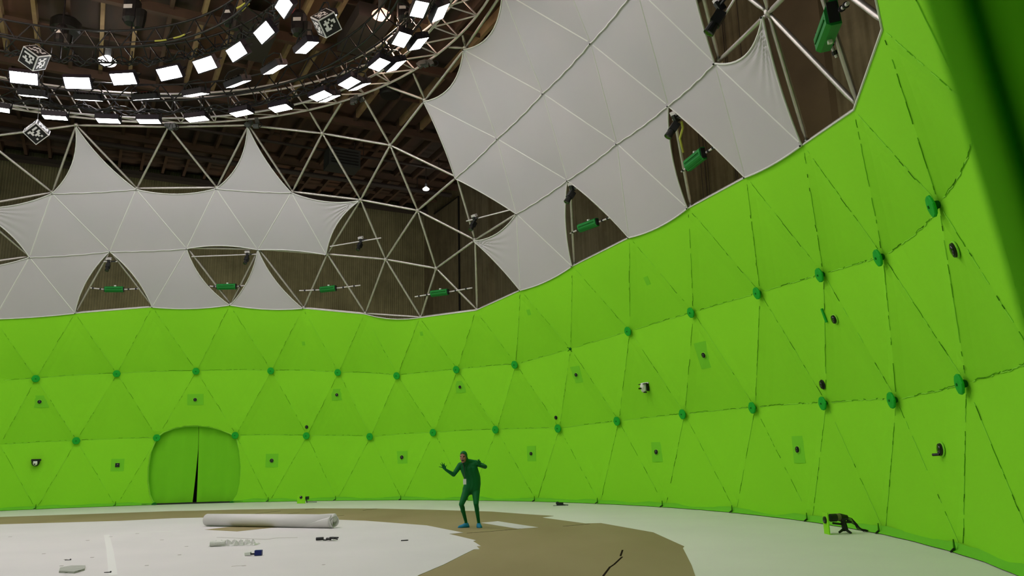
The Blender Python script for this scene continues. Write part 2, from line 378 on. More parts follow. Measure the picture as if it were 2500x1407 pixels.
b = MB(); b.slab([(cyl(a, r, 0).x, cyl(a, r, 0).y) for a, r in ((aL, RAD-.09), ((aL+aR)/2, RAD-.09), (aR, RAD-.09), (aR, RAD+.4), ((aL+aR)/2, RAD+.4), (aL, RAD+.4))], .012, .06, 'black'); b.build('threshold', door)
b = MB(); b.slab([(cyl(a, r, 0).x, cyl(a, r, 0).y) for a, r in ((aL-.01, RAD+.7), ((aL+aR)/2, RAD+.7), (aR+.01, RAD+.7), (aR+.01, RAD+.72), ((aL+aR)/2, RAD+.72), (aL-.01, RAD+.72))], .012, 3.6, 'black'); b.build('added_slit_backing', door)  # added black sheet that keeps the slit between the curtains dark
b = MB()
for q in ((378, 1233), (568, 1229)):
    p = push(sph(*q), -.1); b.ball(p, (.12, .1, .09), 'green_dark'); b.tube(p, p+V((.1, -.15, -.02)), .03, 'black')
b.build('tie_down', door)

# exact surface of the stretched cloth (flat facets between the nodes)
from mathutils.bvhtree import BVHTree
bv, bf = [], []
for o_ in (wall_lower, wall_middle, wall_upper):
    k0 = len(bv); bv += [v.co.copy() for v in o_.data.vertices]; bf += [tuple(k0+i for i in p_.vertices) for p_ in o_.data.polygons]
BVH = BVHTree.FromPolygons(bv, bf)
def surf(x, y):
    h, n, i, d = BVH.ray_cast(CAM, ray(x, y))
    if h is None: p = sph(x, y); return p, (DC-p).normalized()
    if n.dot(CAM-h) < 0: n = -n
    return h, n.normalized()
# ------------------------------------------------------------------ green hub caps
CAPG = 'green hub caps on the wall'
cap_root = None
def cap_at(p, label):
    global cap_root
    n = (DC+V((0, 0, .3))-p).normalized(); X = Matrix.Translation(p) @ frame(n).to_4x4()
    if cap_root is None:
        cap_root = thing('hub_cap', label, 'hub cap', p, CAPG, frame(n))
        X = cap_root.matrix_world
        def loc(v): return X @ V(v)
        d = MB(); pr = [(.155, .075), (.17, .085), (.17, .105), (.155, .118), (.05, .128), (.0, .13)]
        vs = []
        for r, h in pr:
            for j in range(12):
                a = 2*PI*j/12; rr = .88*r*(1.03 if j % 2 == 0 else .99); vs.append(loc((rr*math.cos(a), rr*math.sin(a), h)))
        d.add(vs, [(i*12+j, i*12+(j+1) % 12, (i+1)*12+(j+1) % 12, (i+1)*12+j) for i in range(5) for j in range(12)]+[tuple(range(12))], 'green_cap'); d.build('disc', cap_root)
        d = MB(); d.tube(loc((0, 0, .0)), loc((0, 0, .08)), .05, 'green_dark', .07); d.build('stem', cap_root)
        d = MB(); d.tube(loc((0, 0, .125)), loc((0, 0, .14)), .022, 'green_dark'); d.build('bolt', cap_root)
    else: dup(cap_root, 'hub_cap', X, label, CAPG)
for i in range(15):
    if i == 8: continue
    j = i if i < 8 else i-1
    cap_at(N['R1', i], f"round green hub cap on the wall's upper seam, {ORD[j]} from the left")
for i in range(1, 15): cap_at(N['R2', i], f"round green hub cap on the wall's lower seam, {ORD[i-1]} from the left")
p = push(N['R1', 8], -.02); b = MB(); b.ball(p, .05, 'green_dark')
for a in range(5): b.tube(p, p+V((.12*math.cos(a*1.3), 0, .12*math.sin(a*1.3))), .012, 'green_gap')
tag(b.build('lacing_knot'), 'bare knot of green lacing without a cap on the upper seam', 'knot')
# floor anchors: little ties at the foot of the seams
for i in range(0, 14):
    if i == 2: continue
    p = push(N['F', i], -.12); p.z = .10; b = MB(); b.tube(p+V((0, 0, .10)), p+V((0, 0, -.07)), .010, 'green_gap', .022); b.tube(p+V((0, 0, -.03)), p+V((-.08, -.03, -.08)), .016, 'black')
    j = i if i < 2 else i-1
    tag(b.build('floor_tie'), f"small dark tie anchoring the green wall to the floor, {ORD[j]} from the left", 'tie', 'ties along the foot of the wall')

# ------------------------------------------------------------------ cameras looking through the green wall
LG = 'camera lenses poking through the green wall'
def wall_cam(x, y, r, pw, ph, label, bracket=False, square=False, dark_rim=False):
    p, n = surf(x, y); F = frame(n); t = thing('wall_camera', label, 'camera', p, LG, F); X = t.matrix_world
    L = lambda *v: X @ V(v)
    b = MB()
    if square: b.box(L(.0, 0, .0), (2*r, 2*r, .11), 'black', F)
    else: b.tube(L(0, 0, -.06), L(0, 0, .055), r, 'black', n=20)
    b.build('lens_barrel', t)
    b = MB(); b.lathe(L(0, 0, .0555), n, [(r*.78, 0), (r*.7, .012), (r*.3, .02), (.001, .022)], 'lens', 14); b.build('lens', t, smooth=True)
    b = MB(); ring = [L(r*1.12*math.cos(2*PI*i/16), r*1.12*math.sin(2*PI*i/16), .02) for i in range(16)]; b.poly(ring, .014, 'green_seam' if not dark_rim else 'black', 6, closed=True); b.build('rim', t)
    if pw:
        mw, mh = pw/2, ph/2; b = MB(); b.box(L(0, 0, .0), (2*mw, 2*mh, .02), 'green_patch', F); b.build('cloth_patch', t)
    if bracket:
        b = MB(); b.tube(L(.0, -r*.8, .05), L(-.10, -r*.85, .12), .022, 'black'); b.build('bracket', t)
up_l = [(97,981,.072,.68,.50),(477,976,.072,.66,.46),(823,964,.065,.5,.48),(1124,945,.06,.45,.47),(1408,915,.062,.45,.58),(1720,867,.07,.62,.75),(2040,779,.085,0,0),(2336,609,.095,0,0)]
for i, a in enumerate(up_l): wall_cam(*a, f"black camera lens in the middle band of the green wall, {ORD[i]} from the left")
lo_l = [(287,1136,.08,.5,.5,True),(664,1125,.08,.55,.56,False),(982,1117,.075,.5,.5,False),(1298,1108,.062,.42,.55,False),(1604,1104,.07,.46,.6,False),(1950,1098,.07,.46,.62,False),(2301,1098,.095,0,0,False)]
for i, a in enumerate(lo_l): wall_cam(*a[:5], f"black camera lens in the bottom band of the green wall, {ORD[i]} from the left", bracket=(i == 6), square=a[5])
for (x, y, r, w) in ((749,1043,.055,'small black camera lens just above a lower hub cap, right of the arched door'),(1358,1020,.05,'small black camera lens just above a lower hub cap, right of the person'),(2010,939,.085,'larger black camera lens just above a lower hub cap, near the right end')):
    wall_cam(x, y, r, 0, 0, w, dark_rim=True)
def dome_cam(x, y, label, s=1., dark=True):
    p, n = surf(x, y); n = V((n.x, n.y, 0)).normalized(); F = frame(n); t = thing('security_camera', label, 'camera', p, 'dome cameras on the green wall', F); X = t.matrix_world
    L = lambda *v: X @ V(v)
    b = MB(); b.box(L(0, .13*s, .03), (.34*s, .05*s, .1), 'black' if dark else 'white_plastic', F); b.box(L(0, .10*s, .1), (.34*s, .02*s, .2), 'black', F); b.build('bracket', t)
    b = MB(); b.lathe(L(0, .11*s, .12), -V((0, 0, 1)), [(.15*s, 0), (.15*s, .06*s), (.14*s, .14*s), (.10*s, .21*s), (.04*s, .24*s)] if dark else [(.10*s, -.02), (.10*s, .0), (.095*s, .16*s), (.085*s, .24*s), (.04*s, .28*s)], 'black' if dark else 'white_plastic', 18); b.build('housing', t, smooth=True)
    if not dark: b = MB(); b.box(L(.115*s, .0, .05), (.03, .26*s, .10), 'black', F); b.box(L(.06*s, -.17*s, .12), (.09*s, .035*s, .08), 'black', F); b.build('side_bracket', t)
    b = MB(); b.lathe(L(0, .07*s, .21 if dark else .16), -V((0, 0, 1)), [(.085*s, 0), (.085*s, .1*s), (.06*s, .15*s), (.01, .17*s)], 'white_plastic', 16); b.build('camera_ball', t, smooth=True)
    b = MB(); b.tube(L(0, -.04*s, .22), L(-.01, -.05*s, .31), .028*s, 'lens'); b.build('lens', t)
dome_cam(88, 1131, 'black half-dome camera with white ball low on the green wall at left')
dome_cam(1579, 946, 'white dome camera under a dark bracket, right of centre on the green wall', .95, False)
# small tape patches
for i, (x, y, s, w) in enumerate(((741, 839, .13, 'tiny dark tape square on the upper green band, above the arched door side'), (1029, 815, .13, 'tiny tape square on the upper green band below the open frame'), (1291, 763, .16, 'small darker tape patch on the upper green band, right of the open frame'), (1580, 686, .2, 'small darker tape patch high on the upper green band'))):
    p, n = surf(x, y); X = frame(n); b = MB(); b.box(p, (s, s*1.3, .012), 'green_patch', X); tag(b.build('tape_patch'), w, 'tape')
p, n = surf(2014, 770); b = MB(); b.box(p+n*.02, (.05, .30, .03), 'green_cap', frame(n)); tag(b.build('loose_strap'), 'loose green strap hanging from a seam near the right upper lens', 'strap')

# ------------------------------------------------------------------ white cloth panels
WT = {}
WRK = {(('M1', 7), ('M1', 8), ('R0', 7)): 'a', (('M1', 12), ('M1', 13), ('R0', 12)): 'b', (('M2', -1), ('M2', 0), ('M1', 0)): 'a', (('M2', 3), ('M2', 4), ('M1', 4)): 'b'}
def wp(name, label, tris, seamE=(), cordE=(), nsub=12):
    """tris: three node keys and the sag of edges ab, bc, ca"""
    mb = MB()
    for ka, kb, kc, fr in tris:
        patch(mb, N[ka], N[kb], N[kc], 'white_cloth', n=44 if (ka, kb, kc) in WRK else nsub, free=fr, off=-.03, wr=WRK.get((ka, kb, kc))); WT[frozenset((ka, kb, kc))] = 1
    o = tag(mb.build('white_panel', merge=1e-4), label, 'fabric panel', 'white stretched fabric panels')
    if seamE:
        for ka, kb in seamE:
            a, b_ = push(N[ka], -.03), push(N[kb], -.03); sd_ = (b_-a).cross(a-DC).normalized()*.03; sp_ = MB()
            sp_.add([push(a.lerp(b_, q)+sd_*e, -w_) for q in (.03, .97) for e, w_ in ((-1, -.004), (0, .014), (1, -.004))], [(0, 1, 4, 3), (1, 2, 5, 4)], 'white_seam'); sp_.build('seam', o)
    if cordE:
        for ka, kb in cordE:
            a, b_ = push(N[ka], -.05), push(N[kb], -.05); side = (b_-a).cross(a-DC).normalized()
            s = MB(); s.poly([a.lerp(b_, t/14)+side*(.07*4*(t/14)*(1-t/14)*.5*(-1)+.010*math.sin(t*1.9+a.x)) for t in range(15)], .016, 'white_seam', 6); s.build('lacing_cord', o)
    for ka, kb, kc, fr in tris:
        for (s_, P, Q, O) in ((fr[0], ka, kb, kc), (fr[1], kb, kc, ka), (fr[2], kc, ka, kb)):
            if s_:
                P_, Q_, O_ = (push(N[x], -.035) for x in (P, Q, O)); d = (O_-(P_+Q_)/2).normalized()
                hem = MB(); hem.poly([P_.lerp(Q_, t/12)+d*(s_*(P_-Q_).length*4*(t/12)*(1-t/12)) for t in range(13)], .02, 'white_seam', 6); hem.build('hem', o)
    done = set()
    for ka, kb, kc, fr in tris:
        for kx in (ka, kb, kc):
            if kx not in done:
                done.add(kx); p = push(N[kx], -.07); g = MB(); g.ball(p, .020, 'black_steel', nu=8, nv=5); g.build('grommet', o)
    return o
M1 = lambda i: ('M1', i)
M2 = lambda i: ('M2', i)
M3 = lambda i: ('M3', i)
R0 = lambda i: ('R0', i)
BS = -.035
wp('p', 'white pointed fabric triangle reaching up to the ring truss at far left', [(M3(0), M2(0), M2(1), (.10, 0, .05))])
wp('p', 'white pointed fabric triangle reaching up to the ring truss, left of the open frame', [(M3(2), M2(2), M2(3), (.10, 0, .05))])
wp('p', 'long white fabric strip running across the left side below two pointed triangles',
   [(M2(-1), M2(0), M1(0), (.07, 0, .08)), (M2(0), M1(0), M1(1), (0, 0, 0)), (M2(0), M2(1), M1(1), (0, 0, 0)), (M2(1), M1(1), M1(2), (0, 0, 0)), (M2(1), M2(2), M1(2), (.07, 0, 0)),
    (M2(2), M1(2), M1(3), (0, .055, 0)), (M2(2), M2(3), M1(3), (0, 0, 0)), (M2(3), M1(3), M1(4), (0, .03, 0)), (M2(3), M2(4), M1(4), (.07, .09, 0))],
   [(M2(0), M1(0)), (M2(0), M1(1)), (M2(1), M1(1)), (M2(1), M1(2)), (M2(2), M1(2)), (M2(2), M1(3)), (M2(3), M1(3)), (M2(3), M1(4))],
   [(M2(0), M2(1)), (M2(2), M2(3)), (M1(0), M1(1)), (M1(1), M1(2))])
wp('p', 'white fabric panel above the green wall at the left frame edge', [(M1(-1), M1(0), R0(-1), (.06, 0, 0)), (M1(0), R0(-1), R0(0), (0, BS*.4, 0)), (M1(0), M1(1), R0(0), (0, .07, 0))], [(M1(0), R0(-1)), (M1(0), R0(0))])
wp('p', 'white fabric panel between the two small green-boxed openings at left', [(M1(1), R0(1), M1(2), (.07, 0, 0)), (M1(2), R0(1), R0(2), (0, BS, .09))], [(M1(2), R0(1))])
wp('p', 'narrow white fabric triangle beside the big open frame, point up', [(M1(3), R0(2), R0(3), (.07, BS, .07))])
S7 = .075
wp('p', 'white fabric panel right of the open frame, with wrinkled left corner', [(M1(7), M1(8), R0(7), (.09, 0, .03)), (M1(8), R0(7), R0(8), (0, BS, 0)), (M1(8), M1(9), R0(8), (0, .06, 0))], [(M1(8), R0(7)), (M1(8), R0(8))], [(M1(8), M1(9))])
wp('p', 'white fabric panel between the two tall dark openings at right', [(M1(9), M1(10), R0(9), (0, 0, .04)), (M1(10), R0(9), R0(10), (0, BS, 0)), (M1(10), M1(11), R0(10), (0, .08, 0))], [(M1(10), R0(9)), (M1(10), R0(10))], [(M1(9), M1(10)), (M1(10), M1(11))])
wp('p', 'white fabric panel with a wrinkled pointed peak beside the bare struts at right', [(M1(11), M1(12), R0(11), (0, 0, .02)), (M1(12), R0(11), R0(12), (0, BS*.5, 0)), (M1(12), M1(13), R0(12), (.11, .05, 0))], [(M1(12), R0(11)), (M1(12), R0(12))], [(M1(11), M1(12))])
mt = [(M2(6), M2(7), M1(8), (0, 0, .02))]
for i in range(7, 11):
    mt.append((M2(i), M1(i+1), M1(i+2), (0, 0, 0)))
    mt.append((M2(i), M2(i+1), M1(i+2), (0, .03 if i == 10 else 0, 0)))
wp('p', 'long white fabric strip rising diagonally right of the open frame, middle one of three', mt, [(M2(i), M1(i+1)) for i in range(7, 11)]+[(M2(i), M1(i+2)) for i in range(7, 11)], [(M2(6), M2(7)), (M2(7), M2(8)), (M2(8), M2(9)), (M2(9), M2(10))])
wp('p', 'topmost white fabric strip with scalloped edge beside the ring truss',
   [(M3(5), M2(6), M2(7), (.03, 0, 0)), (M3(5), M3(6), M2(7), (.13, 0, 0)), (M3(6), M2(7), M2(8), (0, 0, 0)), (M3(6), M3(7), M2(8), (.13, 0, 0)), (M3(7), M2(8), M2(9), (0, 0, 0)), (M3(7), M3(8), M2(9), (.1, 0, 0)), (M3(8), M2(9), M2(10), (0, 0, 0)), (M3(8), M3(9), M2(10), (.1, 0, 0)), (M3(9), M2(10), M2(11), (0, 0, 0))],
   [(M3(5), M2(7)), (M3(6), M2(7)), (M3(6), M2(8)), (M3(7), M2(8)), (M3(7), M2(9)), (M3(8), M2(9)), (M3(8), M2(10))])
# wrinkles at two panel tips
for label, a, b_, c_ in ():
    pass

# ------------------------------------------------------------------ dome frame: struts and hubs where the openings show them
alltri = set()
for i in range(-1, 15):
    alltri |= {(M1(i), R0(i-1), R0(i)), (M1(i), M1(i+1), R0(i))}
for i in range(-1, 6): alltri |= {(M2(i), M1(i), M1(i+1)), (M2(i), M2(i+1), M1(i+1))}
alltri.discard((M2(5), M1(5), M1(6)))
alltri |= {(M2(5), M1(5), M1(6)), (M2(5), M1(6), M1(7)), (M2(5), M2(6), M1(7)), (M2(6), M1(7), M1(8))}
for i in range(-1, 5):
    alltri.add((M3(i), M2(i), M2(i+1)))
    if i < 4: alltri.add((M3(i), M3(i+1), M2(i+1)))
alltri |= {(M3(4), M2(5), M2(6)), (M3(4), M3(5), M2(6))}
edges = set()
for t in alltri:
    if all(k in N for k in t) and frozenset(t) not in WT:
        for a, b_ in ((t[0], t[1]), (t[1], t[2]), (t[0], t[2])): edges.add(tuple(sorted((a, b_))))
edges.discard(tuple(sorted((M2(5), M1(7))))) if False else None
edges |= {tuple(sorted((M2(11), M1(12)))), tuple(sorted((M1(12), M1(13))))}
edges -= {tuple(sorted((M2(6), M1(6))))}
N['T', 0], N['T', 1], N['T', 2], N['T', 3], N['T', 4], N['T', 5], N['T', 6] = (sph(*q) for q in ((756, 274), (832, 243), (884, 233), (941, 210), (1009, 178), (1085, 108), (1126, 80)))
for i in range(7): q = N['T', i]; N['T', i] = cyl(math.atan2(q.y-DC.y, q.x-DC.x), 12.25, 14.25)
edges |= {(M3(3), ('T', 0)), (M3(3), ('T', 1)), (M3(4), ('T', 2)), (M3(5), ('T', 3)), (M3(5), ('T', 4)), (M3(6), ('T', 5)), (M3(6), ('T', 6)), (M3(5), M3(6)), (M3(6), M3(7))}
N['X', 0], N['X', 1], N['X', 2] = (sph(*q) for q in ((1760, -45), (1845, -60), (1960, -62)))
edges |= {(M1(13), ('X', 0)), (M1(13), ('X', 1)), (M1(13), M1(14))}
dome_frame = thing('dome_frame', 'open geodesic frame of galvanised struts and hubs behind the fabric', 'dome frame', DC)
used = set()
OUT = .085
for a, b_ in sorted(edges):
    used |= {a, b_}; p, q = push(N[a], OUT if a[0] != 'T' else 0), push(N[b_], OUT if b_[0] != 'T' else 0); d = (q-p); L = d.length; d.normalize(); mb = MB()
    r = .046
    pts = [p+d*.07, p+d*.16, p+d*.30, q-d*.30, q-d*.16, q-d*.07]
    mb.poly(pts, [.036, .034, r, r, .034, .036], 'silver', 10); mb.build('strut', dome_frame, smooth=True)
for k in sorted(used):
    if k[0] == 'T': continue
    p = N[k]; n = (p-DC).normalized(); mb = MB(); c0 = push(p, OUT)
    mb.lathe(c0-n*.05, n, [(.03, -.02), (.075, 0), (.085, .02), (.085, .08), (.07, .10)], 'silver', 12); mb.build('hub', dome_frame)

# cross pipes with green boxes and small cameras
GB = 'green boxes on cross pipes in the openings'
def green_box(pipe0, pipe1, c, c0, c1, h, label, depth=.16, out=.02):
    R = RAD+out; p0, p1, a, b_ = (sph(*q, R) for q in (pipe0, pipe1, c0, c1)); ctr = (a+b_)/2
    t = thing('green_box_unit', label, 'equipment box', ctr, GB)
    x = (b_-a).normalized(); n = (DC+V((0, 0, 6))-ctr).normalized(); y = n.cross(x).normalized(); z = x.cross(y); X = Matrix((x, y, z)).transposed()
    L = (b_-a).length; f = lambda *v: ctr+X@V(v)
    mb = MB(); hw, hh = L/2, h/2
    prof = [(-hh, 0), (-hh, depth*.55), (-hh*.25, depth), (hh*.75, depth), (hh, depth*.7), (hh, 0)]
    vs = [f(sx*hw, u, w) for sx in (-1, 1) for u, w in prof]; k = 6
    mb.add(vs, [tuple(range(k))[::-1], tuple(range(k, 2*k))]+[(i, (i+1) % k, (i+1) % k+k, i+k) for i in range(k)], 'green_box'); mb.build('body', t)
    mb = MB()
    for i in range(6): mb.box(f(0, -hh*.8+i*hh*.22, depth*(.62+.07*i)+.012), (L*.86, hh*.07, .02), 'green_dark', X)
    mb.build('cooling_fin', t)
    for e_ in (1, -1): mb = MB(); mb.box(f(e_*(hw+.015), 0, depth*.45), (.03, h*.8, depth*.7), 'black', X); mb.build('end_cap', t)
    mb = MB(); mb.box(f(.05*L, hh+.025, depth*.4), (.07, .05, .06), 'white_plastic', X); mb.build('connector', t)
    for e0, e1 in ((p0, a), (b_, p1)): mb = MB(); mb.tube(e0, e1, .026, 'truss_silver'); mb.build('cross_pipe', t)
    for e0, e1 in ((p0, a), (p1, b_)):
        for s in (.25, .7): m = e0.lerp(e1, s); dd = (e1-e0).normalized(); mb = MB(); mb.tube(m-dd*.03, m+dd*.03, .045, 'black_steel'); mb.build('pipe_clamp', t)
green_box((217, 703), (342, 705), None, (257, 707), (302, 707), .24, 'green box on a pipe across the leftmost small triangular opening')
green_box((503, 698), (607, 696), None, (532, 701), (577, 700), .24, 'green box on a pipe inside the downward pointing triangular opening')
green_box((731, 710), (880, 697), None, (785, 708), (821, 704), .24, 'green box on a pipe low in the left part of the open frame')
green_box((1013, 725), (1153, 703), None, (1056, 718), (1096, 713), .24, 'green box on a pipe low in the right part of the open frame')
green_box((1392, 570), (1491, 531), None, (1419, 558), (1462, 542), .26, 'green box on a pipe inside the dark tall opening beside the wrinkled panel')
green_box((1664, 419), (1748, 357), None, (1684, 404), (1723, 373), .30, 'green box on a sloping pipe in the second tall dark opening')
green_box((2070, 8), (2043, 140), None, (2050, 26), (2022, 96), .36, 'large green box on the bare struts beside the green wall, top right', .2)
CG = 'small cameras clamped in the openings'
def hung_cam(pipe, c, label, s=1., lensdir=(0, -.35, -1)):
    R = RAD-.02; p0, p1, p = sph(*pipe[0], R), sph(*pipe[1], R), sph(*c, R)
    t = thing('hanging_camera', label, 'camera', p, CG)
    d = (p1-p0).normalized(); n = (DC-p).normalized(); y = n.cross(d).normalized(); X = Matrix((d, y, n)).transposed()
    w = (DC+V((0, 0, 0))-p).normalized(); ld = (w*.8+V((0, 0, -.6))).normalized()
    mb = MB(); mb.tube(p0, p1, .024, 'truss_silver'); mb.build('cross_pipe', t)
    mb = MB(); mb.box(p+n*.04, (.10*s, .16*s, .10*s), 'black_steel', X); mb.box(p+V((0, 0, .12*s))+n*.05, (.2*s, .09*s, .12*s), 'truss_silver', X); mb.build('clamp', t)
    q = p+V((0, 0, -.16*s))+n*.10
    mb = MB(); mb.tube(p+n*.05, q, .02, 'black_steel'); mb.tube(p+d*.08+n*.04, p+d*.25*s, .03, 'black_steel'); mb.build('arm', t)
    mb = MB(); F = frame(ld); mb.box(q+ld*.02, (.15*s, .15*s, .2*s), 'black', F); mb.build('body', t)
    mb = MB(); mb.tube(q+ld*.1, q+ld*.28*s, .065*s, 'black', .08*s, n=14); mb.build('lens_barrel', t)
    mb = MB(); mb.lathe(q+ld*.281*s, ld, [(.07*s, 0), (.05*s, .008), (.001, .012)], 'lens', 12); mb.build('lens', t)
    return t
hung_cam(((252, 639), (287, 639)), (266, 638), 'small camera clamped at the tip of the leftmost triangular opening')
hung_cam(((468, 627), (626, 621)), (605, 621), 'small camera at the right end of a pipe above the second green box')
hung_cam(((806, 602), (931, 581)), (882, 587), 'small camera on a slanting pipe in the left part of the open frame')
hung_cam(((1139, 540), (1252, 511)), (1160, 534), 'small camera on a pipe in the right pointed corner of the open frame', 1.05)
hung_cam(((1392, 462), (1411, 460)), (1399, 458), 'camera clamped under the peak of the tall opening beside the wrinkled panel', 1.2)
t = hung_cam(((1643, 292), (1672, 284)), (1653, 287), 'camera with a yellow cable under the peak of the second tall opening', 1.2)
mb = MB(); mb.poly([sph(1664, 297, RAD), sph(1667, 312, RAD+.02), sph(1660, 338, RAD+.04), sph(1668, 372, RAD+.06)], .028, 'yellow', 8); mb.build('cable', t)
hung_cam(((1755, 60), (1795, -5)), (1762, 12), 'black camera at the top edge above the wrinkled white peak', 1.3)

# ------------------------------------------------------------------ lighting rig
def arc(r, z, a0=0, a1=360, n=120): return [cyl(math.radians(a0+(a1-a0)*i/n), r, z) for i in range(n+1)]
def ring_truss(name, label, chords, nb, pairs, m, rc, rb, a0=-10, a1=135):
    t = thing(name, label, 'truss', DC+V((0, 0, chords[0][1])))
    for r, z in chords:
        mb = MB(); mb.poly(arc(r, z)[:-1], rc, m, 8, closed=True); mb.build('chord', t, smooth=True)
    for i in range(nb):
        for k, (u, v, du, dv) in enumerate(pairs):
            A = math.radians(a0+(a1-a0)*(i+du)/nb); B = math.radians(a0+(a1-a0)*(i+dv)/nb)
            mb = MB(); mb.tube(cyl(A, *chords[u]), cyl(B, *chords[v]), rb, m, n=6); mb.build('brace', t)
    return t
ring_truss('ring_truss', 'silver tubular ring truss closing the top of the open dome', [(12.23, 14.25), (11.10, 13.92), (11.95, 15.15), (11.05, 14.85)], 24,
           [(0, 1, 0, .5), (1, 0, .5, 1), (0, 2, 0, .5), (1, 3, .5, 1)], 'truss_silver', .038, .024)
ring_truss('lighting_truss', 'outer black ring truss carrying the lower rows of LED panels', [(9.75, 13.95), (10.7, 13.98), (9.75, 14.55), (10.7, 14.58)], 25,
           [(0, 1, 0, .5), (0, 2, 0, .5), (2, 0, .5, 1), (1, 3, 0, .5)], 'black_steel', .034, .022)
ring_truss('lighting_truss', 'inner black ring truss carrying the upper rows of LED panels', [(6.25, 14.0), (7.2, 14.0), (6.25, 14.55), (7.2, 14.55)], 22,
           [(0, 1, 0, .5), (0, 2, 0, .5), (2, 0, .5, 1), (1, 3, 0, .5)], 'black_steel', .034, .022)
LEDG = 'glowing LED panels on the ring trusses'
led_root = None
def led(pose, zhang, label):
    global led_root
    az, r, z, tilt, yaw, lean = pose; az, tilt, yaw, lean = (math.radians(q) for q in (az, tilt, yaw, lean))
    er, et, ez = V((math.cos(az), math.sin(az), 0)), V((-math.sin(az), math.cos(az), 0)), V((0, 0, 1))
    er2 = er*math.cos(yaw)+et*math.sin(yaw); et2 = et*math.cos(yaw)-er*math.sin(yaw)
    et3 = et2*math.cos(lean)+ez*math.sin(lean); e2 = er2*math.cos(tilt)-et3.cross(er2)*math.sin(tilt)
    n = et3.cross(e2).normalized()
    if n.z > 0: n = -n
    y = e2.normalized(); x = y.cross(n).normalized(); X = Matrix((x, y, n)).transposed().to_4x4(); X.translation = cyl(az, r, z)
    if led_root is None:
        led_root = thing('led_panel_light', label, 'stage light', X.translation, LEDG, X.to_3x3()); f = lambda *v: X @ V(v); F = X.to_3x3()
        mb = MB(); mb.box(f(0, 0, .018), (.70, .355, .006), 'led', F); mb.build('diffuser', led_root)
        mb = MB(); mb.box(f(0, 0, -.085), (.76, .42, .14), 'housing', F)
        for sx, sy, dx, dy in ((0, .195, .76, .03), (0, -.195, .76, .03), (.368, 0, .024, .42), (-.368, 0, .024, .42)): mb.box(f(sx, sy, .0), (dx, dy, .04), 'housing', F)
        mb.build('housing', led_root)
        mb = MB()
        for i in range(7): mb.box(f(-.3+i*.1, 0, -.18), (.025, .34, .06), 'black', F)
        mb.build('cooling_fin', led_root)
        mb = MB(); mb.poly([f(-.40, 0, -.05), f(-.42, 0, -.30), f(-.2, 0, -.42), f(.2, 0, -.42), f(.42, 0, -.30), f(.40, 0, -.05)], .022, 'black_steel', 8); mb.build('yoke', led_root)
        mb = MB(); mb.box(f(.1, .19, -.2), (.24, .03, .05), 'red', F); mb.build('name_plate', led_root)
    else: dup(led_root, 'led_panel_light', X, label, LEDG)
    hang.append((X @ V((0, 0, -.42)), zhang))
hang = []
PA = [[113.0,6.65,12.99,-40.2,1.7,-3.0],[100.8,6.7,13.03,-38.7,3.8,-4.1],[89.2,6.66,13.17,-37.2,0.5,-1.8],[76.2,6.64,13.21,-43.4,2.9,-4.8],[65.0,6.67,13.24,-46.7,2.2,-2.5],[53.2,6.69,13.24,-48.9,-1.0,-2.8],[40.6,6.73,13.25,-45.2,4.5,-4.4],[28.9,6.82,13.37,-47.0,5.2,-2.7]]
PB = [[112.8,8.06,13.07,18.5,-11.5,1.9],[101.3,7.92,13.06,22.0,-8.3,3.4],[88.1,7.82,13.07,26.8,4.7,-4.2],[75.4,7.79,13.04,19.6,-4.6,1.8],[63.1,7.76,13.05,27.5,0.1,-3.7],[51.3,7.82,13.07,26.4,2.5,-4.6],[39.1,7.9,13.12,18.4,5.3,-4.7],[27.5,7.9,13.1,18.4,3,-3]]
PC = [[120.5,10.13,13.3,2,0,-1.5],[111.0,10.13,13.29,3.7,-3.0,-1.8],[101.7,10.1,13.33,-0.1,-0.4,-1.3],[94.1,10.09,13.35,0.7,5.2,-2.2],[84.6,10.12,13.4,1.6,0.2,-3.1],[75.2,10.15,13.45,2.7,-3.8,-1.1],[66.1,10.14,13.34,-3.4,2.8,0.1],[56.2,10.17,13.35,-1.9,0.8,-2.6],[48.0,10.16,13.32,-4.9,-1.8,-0.6],[39.1,10.23,13.33,-3.4,0.0,-0.1],[29.8,10.16,13.33,-6.6,-4.1,-0.8],[20.8,10.16,13.37,-0.7,-0.4,-1.8]]
PD = [[57.6,10.81,13.58,22.8,-5.0,-0.7],[50.2,10.87,13.59,24.8,2.1,-1.2],[39.4,10.84,13.5,26.3,-4.7,0.0],[30.3,10.72,13.39,22.9,-2.0,0.7],[21.4,10.77,13.45,31.6,-1.8,-1.6]]
for P, zz, w in ((PA, 14.0, 'top tilted row'), (PB, 14.0, 'thin row below the top one'), (PC, 13.96, 'lowest flat row'), (PD, 13.98, 'outer slanted row')):
    for i, pz in enumerate(P): led(pz, zz, f"glowing white LED panel, {ORD[i]} from left in the {w}")
# the rest of the same rows, above and behind the view: the lamps that light the near half of the dome
def area(az, r, z, tilt, n):
    L = bpy.data.lights.new('led_panel_lamp', 'AREA'); L.shape = 'RECTANGLE'; L.size = .70; L.size_y = .355; L.energy = PANEL_W; L.color = (1, .985, .985)
    o = bpy.data.objects.new('led_panel_lamp', L); COL.objects.link(o); a = math.radians(az); t = math.radians(tilt)
    er = V((math.cos(a), math.sin(a), 0)); d = V((0, 0, -1))*math.cos(t)+er*math.sin(t)
    o.matrix_world = Matrix.Translation(cyl(a, r, z)) @ frame(-d, er).to_4x4()
PANEL_W = 32.5*.70*.355*PI
for k in range(20): area(126+k*12, 6.7, 13.1, -42, k)
for k in range(20): area(126+k*12, 7.85, 13.07, 22, k)
for k in range(26): area(130+k*9.5, 10.15, 13.35, 0, k)
for k in range(26): area(130+k*9.5, 10.8, 13.5, 25, k)
for k in range(6): area(66+k*9.3, 10.8, 13.5, 25, k)
